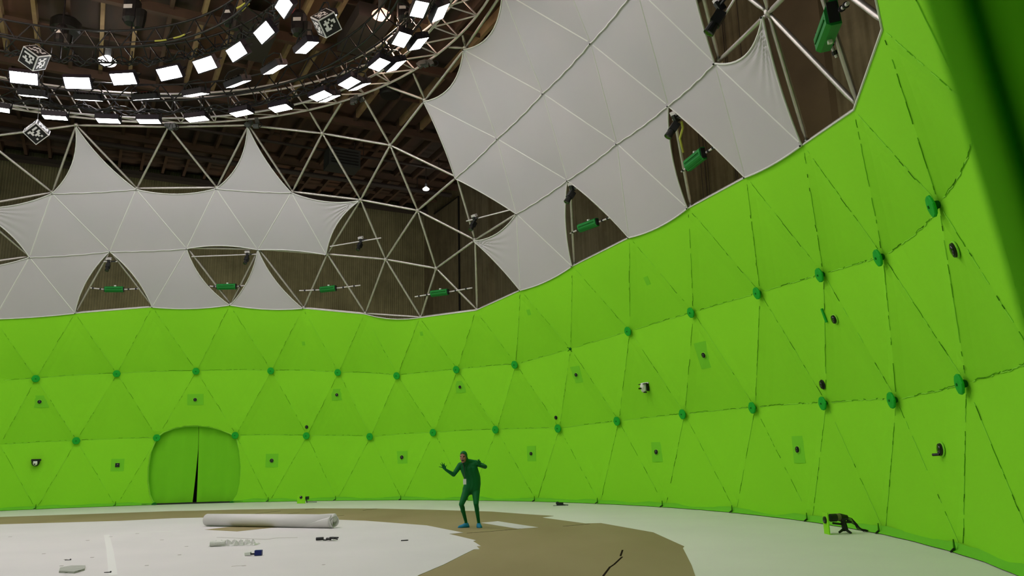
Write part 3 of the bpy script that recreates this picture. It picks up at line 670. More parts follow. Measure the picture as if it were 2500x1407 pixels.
# cables along the trusses and hangers
for i, (r, z, a0, a1, w) in enumerate(((6.9, 13.82, 30, 118, 'dark cable bundle draped along the inner black truss'), (10.2, 13.72, 15, 118, 'dark cable bundle draped along the outer black truss'))):
    mb = MB()
    for q in range(3): mb.poly([cyl(math.radians(a0+(a1-a0)*j/90), r+.12*math.sin(j*.7+q*2), z+.10*math.sin(j*1.1+q)+.04*q) for j in range(91)], .022, 'black_steel', 6)
    for j in range(0, 91, 5): c0 = cyl(math.radians(a0+(a1-a0)*j/90), r, z); mb.tube(c0, c0+V((0, 0, .4)), .02, 'black_steel', n=6)
    tag(mb.build('cable_bundle'), w, 'cables')
for j, (p, z) in enumerate(hang):
    pass
def rigpt(q, z=14.1): d = ray(*q); return CAM+d*((z-CAMZ)/d.z)
for black, wraps, w in (([(305, 104), (330, 102), (357, 101), (380, 100), (406, 97), (423, 93), (452, 84), (468, 78)], [[(378, 100), (393, 99), (406, 97)], [(424, 93), (438, 90), (451, 84)]], 'black cable with two yellow wraps looped on the inner black truss'),
                        ([(570, 50), (577, 43), (590, 28), (600, 16)], [[(578, 20), (590, 14), (599, 7)], [(591, 26), (608, 9)]], 'short cable with yellow wraps at the top, left of a bright diamond-shaped panel')):
    t = thing('rigging_cable', w, 'cable', rigpt(black[0])); mb = MB(); mb.poly([rigpt(q) for q in black], .018, 'black_steel', 6); mb.build('cable', t)
    for L in wraps: mb = MB(); mb.poly([rigpt(q, 14.06) for q in L], .024, 'yellow', 6); mb.build('yellow_wrap', t)
# chain hoists and rigging between the trusses and the ceiling
HZ = 17.0
def hoist(x, y, label, z=14.9, s=1.):
    d = ray(x, y); p = CAM+d*((z-CAMZ)/d.z); t = thing('chain_hoist', label, 'hoist', p, 'chain hoists above the trusses')
    mb = MB(); mb.lathe(p, (0, 0, 1), [(.14*s, -.3*s), (.2*s, -.2*s), (.2*s, .25*s), (.12*s, .38*s)], 'black_steel', 12); mb.build('motor', t)
    mb = MB(); mb.tube(p+V((0, 0, .35*s)), V((p.x, p.y, HZ-.38)), .025, 'black_steel'); mb.tube(p+V((.03, 0, -.3*s)), V((p.x+.03, p.y, 14.1)), .02, 'black_steel'); mb.build('chain', t)
    mb = MB(); mb.lathe(p+V((.2*s, 0, -.1)), (0, 0, 1), [(.10*s, -.35*s), (.14*s, -.1*s), (.15*s, .1*s)], 'black', 10); mb.build('chain_bag', t)
    mb = MB(); mb.box(p+V((0, -.2*s, .05)), (.2*s, .01, .1*s), 'white_paint'); mb.build('label_plate', t)
hoist(322, 30, 'black chain hoist with a hanging chain bag near the top edge, between tan joists', 15.2, 1.3)
hoist(560, 40, 'dark chain hoist above the inner truss, left of the bright diamond-shaped panels', 15.0)
hoist(730, 60, 'dark chain hoist just left of the upper right marker cube', 15.0, 1.2)
hoist(985, 30, 'dark chain hoist between the orange lamp and the bright panels', 15.0)
hoist(150, 88, 'dark chain hoist above the upper left marker cube', 14.9)
def clampf(x, y, label):
    d = ray(x, y); p = sph(x, y); p = push(p, -.15); t = thing('truss_clamp', label, 'clamp', p, 'steel clamps on the silver ring truss')
    mb = MB()
    for k in range(5): mb.box(p+V((random.uniform(-.25, .25), random.uniform(-.1, .1), random.uniform(-.1, .12))), (.2, .12, .14), 'duct', Matrix.Rotation(random.random()*3, 3, 'Y'))
    mb.build('body', t)
    mb = MB(); mb.poly([p+V((.3+.1*math.cos(a), 0, -.03+.1*math.sin(a))) for a in [i*PI/6 for i in range(12)]], .018, 'black_steel', 6, closed=True); mb.build('ring', t)
for x, y, w in ((617, 299, 'grey clamp on the ring truss above the right pointed white triangle'), (413, 306, 'grey clamp on the ring truss between the two pointed white triangles'), (868, 236, 'grey clamp on the ring truss above the open frame'), (1046, 148, 'grey clamp on the ring truss beside the scalloped white edge')): clampf(x, y, w)

# marker cubes hanging from the inner truss
TAGS = {}
def marker_cube(pos, R, s, label, front, top, side):
    X = Matrix(R); c = V(pos); t = thing('marker_cube', label, 'marker cube', c, 'hanging black and white marker cubes', X)
    mb = MB(); mb.box(c, (s*.985, s*.985, s*.985), 'white_paint', X); mb.build('cube', t)
    for o_, u, v, pat in ((front[0], front[1], front[2], front[3]), (top[0], top[1], top[2], top[3]), (side[0], side[1], side[2], side[3])):
        o_, u, v = V(o_), V(u), V(v)       # corner signs of the face: origin, column end, row end
        mb = MB(); n = 10
        nm = (u-o_).cross(v-o_).normalized()
        if nm.dot(o_) < 0: nm = -nm
        cells = []
        for r in range(8):
            for q in range(8):
                w = 1 <= r <= 6 and 1 <= q <= 6 and pat[r-1][q-1] == '1'
                e0, e1 = .06+.88*q/8, .06+.88*(q+1)/8; f0, f1 = .06+.88*r/8, .06+.88*(r+1)/8
                vs = [c+X@(((o_+(u-o_)*a+(v-o_)*b_)*.5+nm*.0035)*s) for a, b_ in ((e0, f0), (e1, f0), (e1, f1), (e0, f1))]
                mb.add(vs, [(0, 1, 2, 3)], 'white_paint' if w else 'tag_black')
        mb.build('marker_face', t)
    mb = MB(); tp = max((c+X@(V((a, b_, d))*s*.5) for a in (-1, 1) for b_ in (-1, 1) for d in (-1, 1)), key=lambda q: q.z)
    mb.tube(tp-V((0, 0, .03)), V((tp.x, tp.y, 14.0)), .008, 'black_steel', n=5); mb.build('hanging_wire', t)
k = .5/.8
def near(p): return CAM+(V(p)-CAM)*k
F1 = ["111111", "000101", "010010", "111011", "001110", "000000"]
F2 = ["101000", "101101", "100110", "010100", "111001", "100000"]
F3 = ["010100", "111011", "010001", "110100", "111000", "000000"]
P4 = ["110000", "011010", "001100", "100011", "110101", "011001"]; P5 = ["100110", "011100", "110010", "011010", "110110", "101100"]
P6 = ["111101", "001011", "110110", "011101", "101100", "010111"]
marker_cube(near((-21.491, 32.237, 19.895)), [[.7881, .1904, .5854], [.2044, .8161, -.5406], [-.5806, .5457, .6042]], .5, 'black and white marker cube hanging at upper left above the LED panels',
            ((-1, -1, 1), (1, -1, 1), (-1, -1, -1), F1), ((-1, -1, 1), (1, -1, 1), (-1, 1, 1), P4), ((1, -1, 1), (1, 1, 1), (1, -1, -1), P5))
marker_cube(near((-23.235, 35.668, 17.83)), [[.7996, -.3863, -.4598], [-.0595, .711, -.7007], [.5976, .5876, .5455]], .5, 'black and white marker cube hanging below the silver ring truss at left',
            ((1, -1, 1), (1, -1, -1), (-1, -1, 1), F2), ((1, -1, 1), (1, 1, 1), (1, -1, -1), P6), ((-1, -1, 1), (1, -1, 1), (-1, 1, 1), P4))
marker_cube(near((-7.412, 29.019, 19.322)), [[.7824, -.5705, -.2497], [.1632, .5749, -.8018], [.601, .5866, .5429]], .5, 'black and white marker cube hanging left of the orange lamp',
            ((-1, -1, 1), (1, -1, 1), (-1, -1, -1), F3), ((-1, -1, 1), (1, -1, 1), (-1, 1, 1), P5), ((-1, -1, 1), (-1, 1, 1), (-1, -1, -1), P6))

# ------------------------------------------------------------------ the hall around the dome
BA, SA = math.radians(28.5), math.radians(-61.5)
bd, sd = V((math.cos(BA), math.sin(BA), 0)), V((math.cos(SA), math.sin(SA), 0))
CORN = CAM+ray(1036, 504)*((HZ-CAMZ)/ray(1036, 504).z); CORN.z = 0
def wallbox(name, start, d, L, m, out):
    b = MB(); X = Matrix((d, out, V((0, 0, 1)))).transposed(); b.box((L/2, .2, HZ/2), (L, .4, HZ), m)
    o = b.build(name); o.matrix_world = Matrix.Translation(start) @ X.to_4x4(); return struct(o)
LB, LS = 56., 62.
wallbox('wall_back', CORN-bd*LB, bd, LB, 'wall', V((-bd.y, bd.x, 0)))
wallbox('wall_right', CORN, sd, LS, 'wall2', V((-sd.y, sd.x, 0)))
wallbox('wall_left', CORN-bd*LB+sd*LS, -sd, LS, 'wall', V((sd.y, -sd.x, 0)))
wallbox('wall_front', CORN+sd*LS, -bd, LB, 'wall', V((bd.y, -bd.x, 0)))
b = MB(); q = [CORN, CORN-bd*LB, CORN-bd*LB+sd*LS, CORN+sd*LS]; b.slab([(p.x, p.y) for p in q], -.3, 0, 'concrete'); struct(b.build('floor'))
XC = Matrix((bd, -sd, V((0, 0, 1)))).transposed()
ceil = MB(); ceil.box((-LB/2, -LS/2, .15), (LB, LS, .3), 'deck'); o = ceil.build('ceiling'); o.matrix_world = Matrix.Translation(CORN+V((0, 0, HZ))) @ XC.to_4x4(); struct(o); CEIL = o
bpy.context.view_layer.update()
def cl(u, v, z): return CORN-bd*u+sd*v+V((0, 0, z))          # u along the back wall from the corner, v away from it
i = 0; u = .7
while u < LB-1:
    b = MB(); v_ = 11.5
    b.box(cl(u, (LS+v_)/2, HZ-.19), (.13, LS-v_, .38), 'joist' if i % 3 else 'joist_dark', XC); b.build('joist', CEIL)
    b = MB(); b.box(cl(u, v_/2, HZ-.19), (.13, v_, .38), 'joist_dark', XC); b.build('joist', CEIL); u += 1.02; i += 1  # far joist ends: the dim light there is put into a darker timber colour
for v in range(5, 60, 6):
    b = MB(); b.box(cl(LB/2, v, HZ-.42), (LB, .22, .34), 'joist_dark', XC); b.build('beam', CEIL)
for v in range(2, 60, 3):
    b = MB(); b.box(cl(LB/2, v, HZ-.30), (LB, .06, .14), 'joist_dark', XC); b.build('bridging', CEIL)
# dark band under the roof edge and pipe runs
b = MB(); b.box(cl(LB/2, .35, HZ-.55), (LB, .5, .22), 'pipe', XC); struct(b.build('trim_1'))
def pipe_run(v, z, r, label, u0=.5, u1=LB-1):
    t = thing('pipe_run', label, 'pipe', cl(u0, v, z), 'pipes below the ceiling'); b = MB(); b.tube(cl(u0, v, z), cl(u1, v, z), r, 'pipe', n=10); b.build('pipe', t)
    b = MB()
    for k in range(int((u1-u0)/4)): p = cl(u0+2+4*k, v, z); b.tube(p, V((p.x, p.y, HZ-.1)), .02, 'pipe', n=5)
    b.build('hanger', t)
pipe_run(5.2, 16.0, .13, 'dark pipe hung below the ceiling nearest the back wall')
pipe_run(8.2, 16.2, .07, 'thin dark pipe hung below the ceiling, second from the back wall')
# conduits on the side wall, pilasters, wires
def sidept(x, y):                                  # point of the side wall seen at a pixel
    d = ray(x, y); n = V((-sd.y, sd.x, 0)); return CAM+d*((CORN-CAM).dot(n)/d.dot(n))
def backpt(x, y):
    d = ray(x, y); n = V((-bd.y, bd.x, 0)); return CAM+d*((CORN-CAM).dot(n)/d.dot(n))
nin = V((sd.y, -sd.x, 0))
p1 = sidept(1122, 497); b = MB(); zc_ = HZ-1.0; p0 = sidept(1062, 483); b.poly([V((p0.x, p0.y, zc_))+nin*.06, V((p1.x, p1.y, zc_))+nin*.06, V((p1.x, p1.y, .3))+nin*.06], .05, 'black', 6)
tag(b.build('conduit'), 'black conduit running down the hall wall behind the open frame', 'conduit')
for x0, w in ((1968, 1.7), (1600, 1.2), (1196, .8)):
    p = sidept(x0, 150 if x0 > 1500 else 560); b = MB(); b.box((p.x+nin.x*.15, p.y+nin.y*.15, HZ/2), (w, .3, HZ), 'pilaster' if x0 > 1300 else 'wall2', Matrix((sd, nin, V((0, 0, 1)))).transposed()); struct(b.build('trim_1'))
wl = [(1708, 'thin dark wire on the hall wall in the second tall opening, left one'), (1717, 'thin dark wire on the hall wall in the second tall opening, middle one'), (1724, 'thin dark wire on the hall wall in the second tall opening, right one'), (1790, 'thin dark wire on the hall wall, lower right of the second tall opening'), (1795, 'thin dark wire on the hall wall above the wrinkled peak, left one'), (1832, 'thin dark wire on the hall wall above the wrinkled peak, right one')]
for x, w in wl:
    p = sidept(x, 330)+nin*.05; b = MB(); b.tube((p.x, p.y, .5), (p.x, p.y, HZ-.6), .012, 'pipe', n=5); tag(b.build('wall_wire'), w, 'wire', 'wires on the hall wall')
# ceiling equipment
def onceil(x, y, z): d = ray(x, y); return CAM+d*((z-CAMZ)/d.z)
for x, y, r, w in ((160, 72, .47, 'round dark fan drum at the ceiling, upper left'), (952, 228, .42, 'round dark fan drum at the ceiling beyond the ring truss')):
    p = onceil(x, y, 16.0); t = thing('ceiling_drum', w, 'ceiling fan', p); b = MB(); b.lathe(p, (0, 0, 1), [(r*.9, -.12), (r, -.05), (r, .25), (r*.8, .35)], 'black', 24); b.build('drum', t); b = MB(); b.tube(p, V((p.x, p.y, HZ-.38)), .06, 'pipe'); b.build('rod', t)
p = onceil(835, 393, 15.6); t = thing('heater_unit', 'grey boxy heater hanging below the dark ceiling behind the open frame', 'heater', p); b = MB(); b.box(p, (1.5, 1.0, .9), 'heater', XC); b.build('cabinet', t)
b = MB()
for k in range(5): b.box(p+sd*.51+V((0, 0, -.3+.15*k)), (1.3, .03, .04), 'black', XC)
b.build('louvre', t); b = MB()
for sx in (-.6, .6): q = p+bd*sx; b.tube(q, V((q.x, q.y, HZ-.38)), .03, 'pipe')
b.build('rod', t)
for x, y, w in ((620, 90, 2), (890, 75, 3)):
    p = onceil(x, y, 16.2)
    b = MB(); b.box(p, (1.2, 2.6, .5), 'pipe', XC); tag(b.build('ceiling_duct'), ['', 'grey duct box among the tan joists at upper left', 'dark duct box behind the diamond-shaped bright panels', 'dark duct box left of the orange lamp'][w], 'duct')
def lamp_light(p, e, c):
    L = bpy.data.lights.new('hall_lamp_or_fill', 'POINT'); L.energy = e*1.4; L.shadow_soft_size = .12; L.color = c
    o = bpy.data.objects.new('hall_lamp_or_fill', L); COL.objects.link(o); o.location = p
def bay_lamp(p, r, glow, label):
    t = thing('high_bay_lamp', label, 'ceiling lamp', p, 'hall lamps under the ceiling'); b = MB(); b.lathe(p, (0, 0, -1), [(r*.25, -r*.55), (r*.55, -r*.35), (r*.95, 0), (r, .12*r), (r*.9, .35*r), (r*.45, .52*r), (.001, .55*r)], glow, 20); b.build('reflector', t, smooth=True)
    b = MB(); b.lathe(p, (0, 0, 1), [(r*.3, r*.5), (r*.34, r*.6), (r*.34, r*1.6), (r*.2, r*1.75)], 'duct', 14); b.build('ballast', t)
    b = MB(); b.tube(p+V((0, 0, r*1.7)), V((p.x, p.y, HZ-.38)), .02, 'pipe', n=6); b.build('rod', t)
    lamp_light(p+V((.0, 0, -.25)), 120. if glow == 'bulb_warm' else (45. if r > .2 else 4.), (1, .70, .5) if glow == 'bulb_warm' else (1, .95, .95))
bay_lamp(onceil(931, 34, 15.4), .30, 'bulb_warm', 'glowing orange bell-shaped lamp at the top, right of a marker cube')
bay_lamp(onceil(262, 148, 15.4), .30, 'bulb_white', 'small glowing white lamp above the top LED row at left')
bay_lamp(onceil(1040, 461, 15.2), .17, 'bulb_white', 'tiny bright lamp far off behind the right part of the open frame')

for x, y in ((-120, -60), (420, -260), (1150, -330)): lamp_light(onceil(x, y, 14.9), 160., (1, .72, .5))
# ------------------------------------------------------------------ floor coverings
def fp(L): return [(flr(*q).x, flr(*q).y) for q in L]
b = MB(); b.slab([(cyl(2*PI*i/96, RAD-.06, 0).x, cyl(2*PI*i/96, RAD-.06, 0).y) for i in range(96)], .0005, .006, 'outer_floor')
tag(b.build('outer_floor_sheet'), 'white floor sheet forming the outer ring against the green wall', 'floor sheet')
outer = [(-260,1281),(0,1263.5),(100,1260),(230,1255.8),(425,1249),(480,1248),(581,1245.3),(768,1242.5),(921,1243),(1056,1246),(1201,1250.4),(1289,1257),(1352,1261),(1322.6,1265),(1430,1279.6),(1467,1278.6),(1595,1301.5),(1670.4,1335.8),(1667,1339.4),(1689,1383),(1697,1407),(1712,1480),(1690,1640),(1560,1900)]
inner = [(-500,1302),(0,1282),(154,1277.6),(294,1273.5),(422,1267),(525,1264.8),(566,1265),(700,1267),(830,1271),(892,1273.3),(1041.6,1284.8),(1131,1302.7),(1096,1305.8),(1162.6,1321.7),(1155,1323.7),(1174,1335.8),(1164,1336),(1171,1343.3),(1157,1343.8),(1082,1381.9),(1024,1406.6),(880,1490),(600,1620)]
ring_tail = [(cyl(math.radians(a), 15.6, 0).x, cyl(math.radians(a), 15.6, 0).y) for a in range(300, 128, -10)]
P0 = fp(outer); brown_poly = P0+[q for q in ring_tail if True]
b = MB(); b.slab(brown_poly, .004, .010, 'brown'); BR = tag(b.build('floor_boards'), 'brown board flooring forming a curved band across the white floor', 'floor boards')
def strip(L, w, m, z0, z1):
    mb = MB(); pts = [flr(*q) for q in L]
    for i in range(len(pts)-1):
        a, c = pts[i], pts[i+1]; d = (c-a); d.z = 0; d.normalize(); s = V((-d.y, d.x, 0))*w/2
        mb.slab([(a-s).to_tuple()[:2], (c-s).to_tuple()[:2], (c+s).to_tuple()[:2], (a+s).to_tuple()[:2]], z0, z1, m)
    return mb
for L in ([(1375,1286.5),(1400,1284.5),(1440,1281)], [(1140,1303.5),(1200,1299),(1270,1292.6)], [(1520,1345),(1515,1360)], [(1519,1362),(1500,1380),(1490,1387)], [(1490,1386),(1475,1406),(1465,1420)], [(623,1256),(685,1249)], [(703,1256),(731,1253.5)], [(745,1246),(768,1243)], [(886,1247.5),(920,1243.5)], [(800,1263),(840,1260)]):
    strip(L, .03, 'joint', .006, .0125).build('board_joint', BR)
cs = fp(inner)+[(cyl(math.radians(a), 11.6, 0).x, cyl(math.radians(a), 11.6, 0).y) for a in range(292, 150, -12)]
b = MB(); b.slab(cs, .006, .015, 'white_floor'); CS = tag(b.build('centre_floor_sheet'), 'large white floor sheet in the centre with jagged right edge', 'floor sheet')
for L, w in (([(530, 1314.5), (650, 1319.5), (675, 1316), (726, 1315)], .035), ([(590,1385),(600,1384)], .05), ([(787,1382),(793,1382)], .05), ([(565,1386),(598,1384)], .012)):
    strip(L, w, 'scuff', .012, .018).build('crease', CS)
for x, y in ((335,1305),(214,1322),(107,1355),(160,1369),(262,1400),(455,1337),(225,1364),(150,1385),(358,1384),(438,1358),(395,1321),(270,1313),(25,1313)):
    strip([(x-4, y), (x+4, y-.3)], .04, 'scuff', .012, .019).build('debris_fleck', CS)
for L in ([(260,1308),(268,1345),(276,1407)], [(272,1306),(440,1298)]): strip(L, .12, 'white_seam', .0148, .0165).build('tape_line', CS)
b = MB(); b.slab(fp([(1174.7,1278.3),(1215,1274.3),(1314,1289.4),(1265.5,1293)]), .0095, .013, 'white_floor'); tag(b.build('floor_offcut'), 'narrow white floor strip lying on brown boards right of the person', 'floor sheet')
b = MB(); b.slab(fp([(500,1295.5),(575,1287),(676,1289.5),(579,1299.8)]), .014, .0175, 'brown'); tag(b.build('floor_cutout'), 'brown diamond-shaped patch in the white sheet below the white roll', 'floor board')
# rolled sheet
a, c = flr(502, 1287), flr(812, 1292); d = (c-a); d.z = 0; L = d.length; d.normalize(); s = V((-d.y, d.x, 0))
r0 = .165
t = thing('sheet_roll', 'rolled white floor sheet lying across the white floor', 'roll', a)
mb = MB(); turns, n = 2.4, 70; vs = []; prof = []
for i in range(n+1):
    th = -PI/2-2*PI*turns*(1-i/n); rr = r0*(.62+.38*i/n); prof.append((rr*math.cos(th), rr*math.sin(th)))
zc = r0+.016
for e in (0, 1):
    for k_, (px_, pz_) in enumerate(prof):
        ext = .04*math.sin(k_*.3) if e else 0.; vs.append(a+d*(L*e+ext)+s*(px_+r0*.3)+V((0, 0, zc+pz_*(1. if e else .93))))
m_ = n+1
mb.add(vs, [(i, i+1, m_+i+1, m_+i) for i in range(n)], 'white_floor'); o = mb.build('rolled_sheet', t, smooth=True)
mod = o.modifiers.new('s', 'SOLIDIFY'); mod.thickness = .012; mod.offset = 0
mb = MB(); fl = []; ns_, na_ = 14, 12
for i in range(ns_+1):
    q = L*(.72+.275*i/ns_)
    for k_ in range(na_+1):
        th = math.radians(-100-(8+112*i/ns_)*k_/na_); rr = r0*(1.02+.10*math.sin(PI*k_/na_)*i/ns_)
        fl.append(a+d*q+s*(rr*math.cos(th)+r0*.3)+V((0, 0, max(.02, zc+rr*math.sin(th)))))
mb.add(fl, [(i*(na_+1)+k_, (i+1)*(na_+1)+k_, (i+1)*(na_+1)+k_+1, i*(na_+1)+k_+1) for i in range(ns_) for k_ in range(na_)], 'white_floor'); o = mb.build('loose_flap', t, smooth=True); mod = o.modifiers.new('s', 'SOLIDIFY'); mod.thickness = .008
mb = MB(); e = a+d*(L-.06)+s*(.02+r0*.3); mb.lathe(e+V((0, 0, zc+.075)), d, [(.075, -.5), (.095, -.1), (.10, .06), (.085, .075)], 'white_floor', 14); mb.build('inner_fold', t, smooth=True)
# litter on the white sheet
p = flr(525, 1337); t = thing('plastic_wrap', 'crumpled heap of thin white plastic wrap on the white floor', 'plastic wrap', p)
mb = MB(); vs = []; gw, gh = 26, 9
for i in range(gw+1):
    for j in range(gh+1):
        x_ = -.15+.95*i/gw; y_ = .32*j/gh; e = min(i, gw-i)/3 if min(i, gw-i) < 3 else 1; e *= min(j, gh-j, 1)
        vs.append((p.x+x_, p.y+y_, .018+.11*e*abs(math.sin(i*.9+j*.5)*math.cos(j*1.3+i*.31))))
mb.add(vs, [(i*(gh+1)+j, (i+1)*(gh+1)+j, (i+1)*(gh+1)+j+1, i*(gh+1)+j+1) for i in range(gw) for j in range(gh)], 'clear'); mb.build('film', t)
mb = MB(); mb.tube(p+V((-.1, 0, .07)), p+V((.18, .05, .07)), .055, 'clear', n=10); mb.build('wadded_end', t)
p = flr(617, 1357.5, .015); t = thing('tape_roll', 'navy blue tape lump with a white tag on the white floor', 'tape', p)
mb = MB(); mb.box(p+V((.10, 0, .05)), (.12, .10, .085), 'navy', Matrix.Rotation(.1, 3, 'Z')); mb.build('tape', t); mb = MB(); mb.box(p+V((-.09, .02, .035)), (.10, .08, .05), 'white_plastic', Matrix.Rotation(-.1, 3, 'Y')); mb.build('white_tag', t); mb = MB(); mb.tube(p+V((-.05, 0, .03)), p+V((.05, 0, .03)), .016, 'black'); mb.build('clip', t)
p = flr(792, 1321, .015); t = thing('tool_bundle', 'black tools and tangled strap lying on the white floor below the roll', 'tools', p)
mb = MB(); mb.poly([p+V((-.17, 0, .04)), p+V((-.02, 0, .045))], .032, 'black', 8); mb.build('handle', t); mb = MB()
mb.poly([p+V((-.02, -.02, .02)), p+V((.04, -.05, .02)), p+V((.12, 0, .03))], .014, 'black', 6); mb.build('strap', t); mb = MB()
for i in range(9): q = p+V((.05+.02*i, random.uniform(-.05, .05), .04+.02*random.random())); mb.tube(q, q+V((.08, random.uniform(-.06, .06), random.uniform(-.025, .03))), .022-.001*i, 'black', n=6)
mb.build('pouch', t)
p = flr(988, 1321.5, .015); mb = MB(); mb.tube(p+V((-.07, -.02, .012)), p+V((.04, .02, .012)), .010, 'black'); mb.tube(p+V((.04, .02, .012)), p+V((.07, .03, .012)), .012, 'black', .006); tag(mb.build('marker_pen'), 'small black pen lying on the white floor left of the jagged edge', 'pen')
L = fp([(143.5,1402),(146,1393),(175,1388),(208,1388),(206,1396),(181,1403.5)]); mb = MB(); mb.slab(L, .015, .045, 'grey_plate'); t = tag(mb.build('steel_plate'), 'grey six-sided plate with two holes on the white floor at lower left', 'plate')
for q in ((161.5,1398.5),(194,1394)): c_ = flr(*q, .045); mb = MB(); mb.lathe(c_+V((0, 0, -.002)), (0, 0, 1), [(.022, 0), (.022, .004)], 'black', 10); mb.build('hole', t)
for x, y, w in ((165, 1369, 'tiny dark screw on the white floor above the grey plate'), (262, 1399.5, 'tiny dark screw on the white floor right of the grey plate')):
    p = flr(x, y, .015); mb = MB(); mb.tube(p+V((-.05, 0, .008)), p+V((.04, .01, .008)), .006, 'black_steel', n=6); mb.ball(p+V((.045, .01, .014)), .014, 'black_steel', nu=8, nv=5); tag(mb.build('screw'), w, 'screw')
# floor cameras
p = flr(1367, 1235, .006); t = thing('floor_device', 'small black device on the white floor at the foot of the green wall', 'device', p)
mb = MB(); mb.box(p+V((0, 0, .05)), (.22, .14, .09), 'black'); mb.ball(p+V((-.08, 0, .08)), .055, 'black', nu=10, nv=6); mb.build('body', t); mb = MB(); mb.poly([p+V((.1, 0, .03)), p+V((.2, .02, .015)), p+V((.27, -.02, .014))], .014, 'black', 6); mb.build('cable', t); mb = MB(); mb.box(p+V((-.02, -.05, .008)), (.4, .1, .012), 'duct'); mb.build('base', t)
def floor_cam(card, camc, label, s, cw, ch, lensr):
    p = flr(*card, .006); t = thing('floor_camera', label, 'camera', p, 'cameras standing on the floor behind green cards')
    toC = (DC-p); toC.z = 0; toC.normalize(); F = frame(toC); X = t.matrix_world
    f = lambda x, y, z: p+F@V((x, y, z))
    mb = MB(); mb.box(f(0, ch/2, 0), (cw, ch, .02), 'green', F); mb.build('green_card', t)
    mb = MB(); mb.tube(f(0, ch*.66, -.02), f(0, ch*.66, .035), lensr, 'black', n=16); mb.build('lens_hood', t); mb = MB(); mb.lathe(f(0, ch*.66, .036), toC, [(lensr*.7, 0), (lensr*.3, .01), (.001, .012)], 'lens', 12); mb.build('lens', t)
    return t, f, F
t, f, F = floor_cam((735, 1230), None, 'green card with black camera lens at the wall foot, right of the arched door', 1, .34, .36, .055)
mb = MB(); mb.box(f(.18, .2, -.12), (.1, .12, .2), 'black', F); mb.tube(f(.18, .15, -.1), f(.2, .02, -.1), .02, 'black'); mb.build('camera_body', t); mb = MB(); mb.poly([f(.2, .05, -.1), f(.35, .05, -.12), f(.6, .04, -.14)], .012, 'black', 6); mb.build('cable', t)
t, f, F = floor_cam((2020, 1305), None, 'green card with black camera and tripod on the floor at lower right', 1, .24, .40, .065)
p = t.location
dr = (flr(2060, 1303)-flr(2020, 1305)); dr.z = 0; dr.normalize(); fw2 = V((0, 0, 1)); side = dr
g = lambda x, z, y=0.: p+dr*x+V((0, y, z))
mb = MB(); mb.tube(g(.10, .30), g(.22, .30), .075, 'black', n=12); mb.tube(g(.30, .30), g(.46, .29), .08, 'black', .05, n=10); mb.build('camera_body', t)
mb = MB(); mb.tube(g(.22, .305), g(.30, .305), .07, 'khaki_metal' if False else 'khaki', n=12); mb.build('lens_mount', t)
mb = MB(); mb.tube(g(.36, .28), g(.40, .05), .05, 'black', .06); mb.tube(g(.14, .2), g(.34, .17), .02, 'black'); mb.tube(g(.40, .21), g(.54, .20), .02, 'black'); mb.build('tripod_head', t)
for q in ((.24, .04, -.05), (.52, .03, .12), (.46, .02, -.12)): mb = MB(); mb.tube(g(.38, .09), g(q[0], q[1]-.01, q[2]), .03, 'black', .022); mb.build('tripod_foot', t)
for k in range(4): mb = MB(); mb.poly([g(.45, .30-.02*k), g(.56+.02*k, .27-.04*k), g(.66, .16-.03*k), g(.74+.03*k, .05), g(.82+.04*k, .015, .05)], .010, 'black', 6); mb.build('cable', t)

# ------------------------------------------------------------------ the person in the green suit
PP = flr(1150, 1288.5, .010)
to_cam = V((CAM.x-PP.x, CAM.y-PP.y, 0)).normalized()
XP = V((-to_cam.y, to_cam.x, 0)); SC = 1/103.0       # local x to the viewer's right, y away from the viewer, z up
XP = -XP if XP.x < 0 else XP
def pj(cx, cy, depth=0.):                            # crop pixel (6.115x from 1050,1080) and depth away from the viewer
    return PP+XP*((1050+cx/6.115-1150)*SC)+V((0, 0, (1288.5-(1080+cy/6.115))*SC*1.0))-to_cam*depth
def capsule(mb, a, b_, ra, rb, n=14):
    d = (b_-a); L = d.length; d = d.normalized(); pts, rr = [], []
    for k in range(5): th = PI/2*(1-k/4); pts.append(a-d*ra*math.sin(th)); rr.append(max(ra*math.cos(th), .001))
    for k in range(1, 4): pts.append(a+d*L*k/4); rr.append(ra+(rb-ra)*k/4)
    for k in range(5): th = PI/2*k/4; pts.append(b_+d*rb*math.sin(th)); rr.append(max(rb*math.cos(th), .001))
    mb.poly(pts, rr, 'suit', n)
body = MB()
sL, sR = pj(462, 372, -.06), pj(690, 345, .0)        # shoulders (viewer's left and right)
eL, wL = pj(362, 508, -.12), pj(246, 432, -.22)
eR, wR = pj(832, 405, -.06), pj(752, 388, -.30)
neck, chin = pj(548, 330, -.10), pj(510, 330, -.20)
headc = pj(513, 250, -.20)
chest, waist, pel = pj(588, 440, -.06), pj(636, 590, .0), pj(622, 700, .03)
hL, hR = pj(560, 738, .0), pj(690, 738, .03)
kL, kR = pj(474, 935, -.16), pj(690, 935, -.16)
aL_, aR_ = pj(538, 1195, .04), pj(728, 1222, -.02)
X3 = Matrix((XP, -to_cam, V((0, 0, 1)))).transposed()
capsule(body, sL, eL, .068, .050); capsule(body, eL, wL, .051, .031)
capsule(body, sR, eR, .070, .052); capsule(body, eR, wR, .052, .032)
for ch in ([(545, 440, -.05), (600, 560, .0), (605, 650, .02), (572, 735, .02)], [(645, 435, -.03), (678, 560, .01), (682, 650, .03), (668, 735, .03)], [(595, 437, -.05), (639, 560, -.005), (644, 650, .015), (620, 715, .02)]):
    q_ = [pj(*c_) for c_ in ch]
    for k_ in range(3): capsule(body, q_[k_], q_[k_+1], .134 if k_ else .128, .134)
capsule(body, pj(520, 400, -.06), pj(655, 385, -.03), .10, .10)
capsule(body, sL, pj(545, 430, -.05), .066, .10); capsule(body, sR, pj(645, 425, -.03), .07, .10)
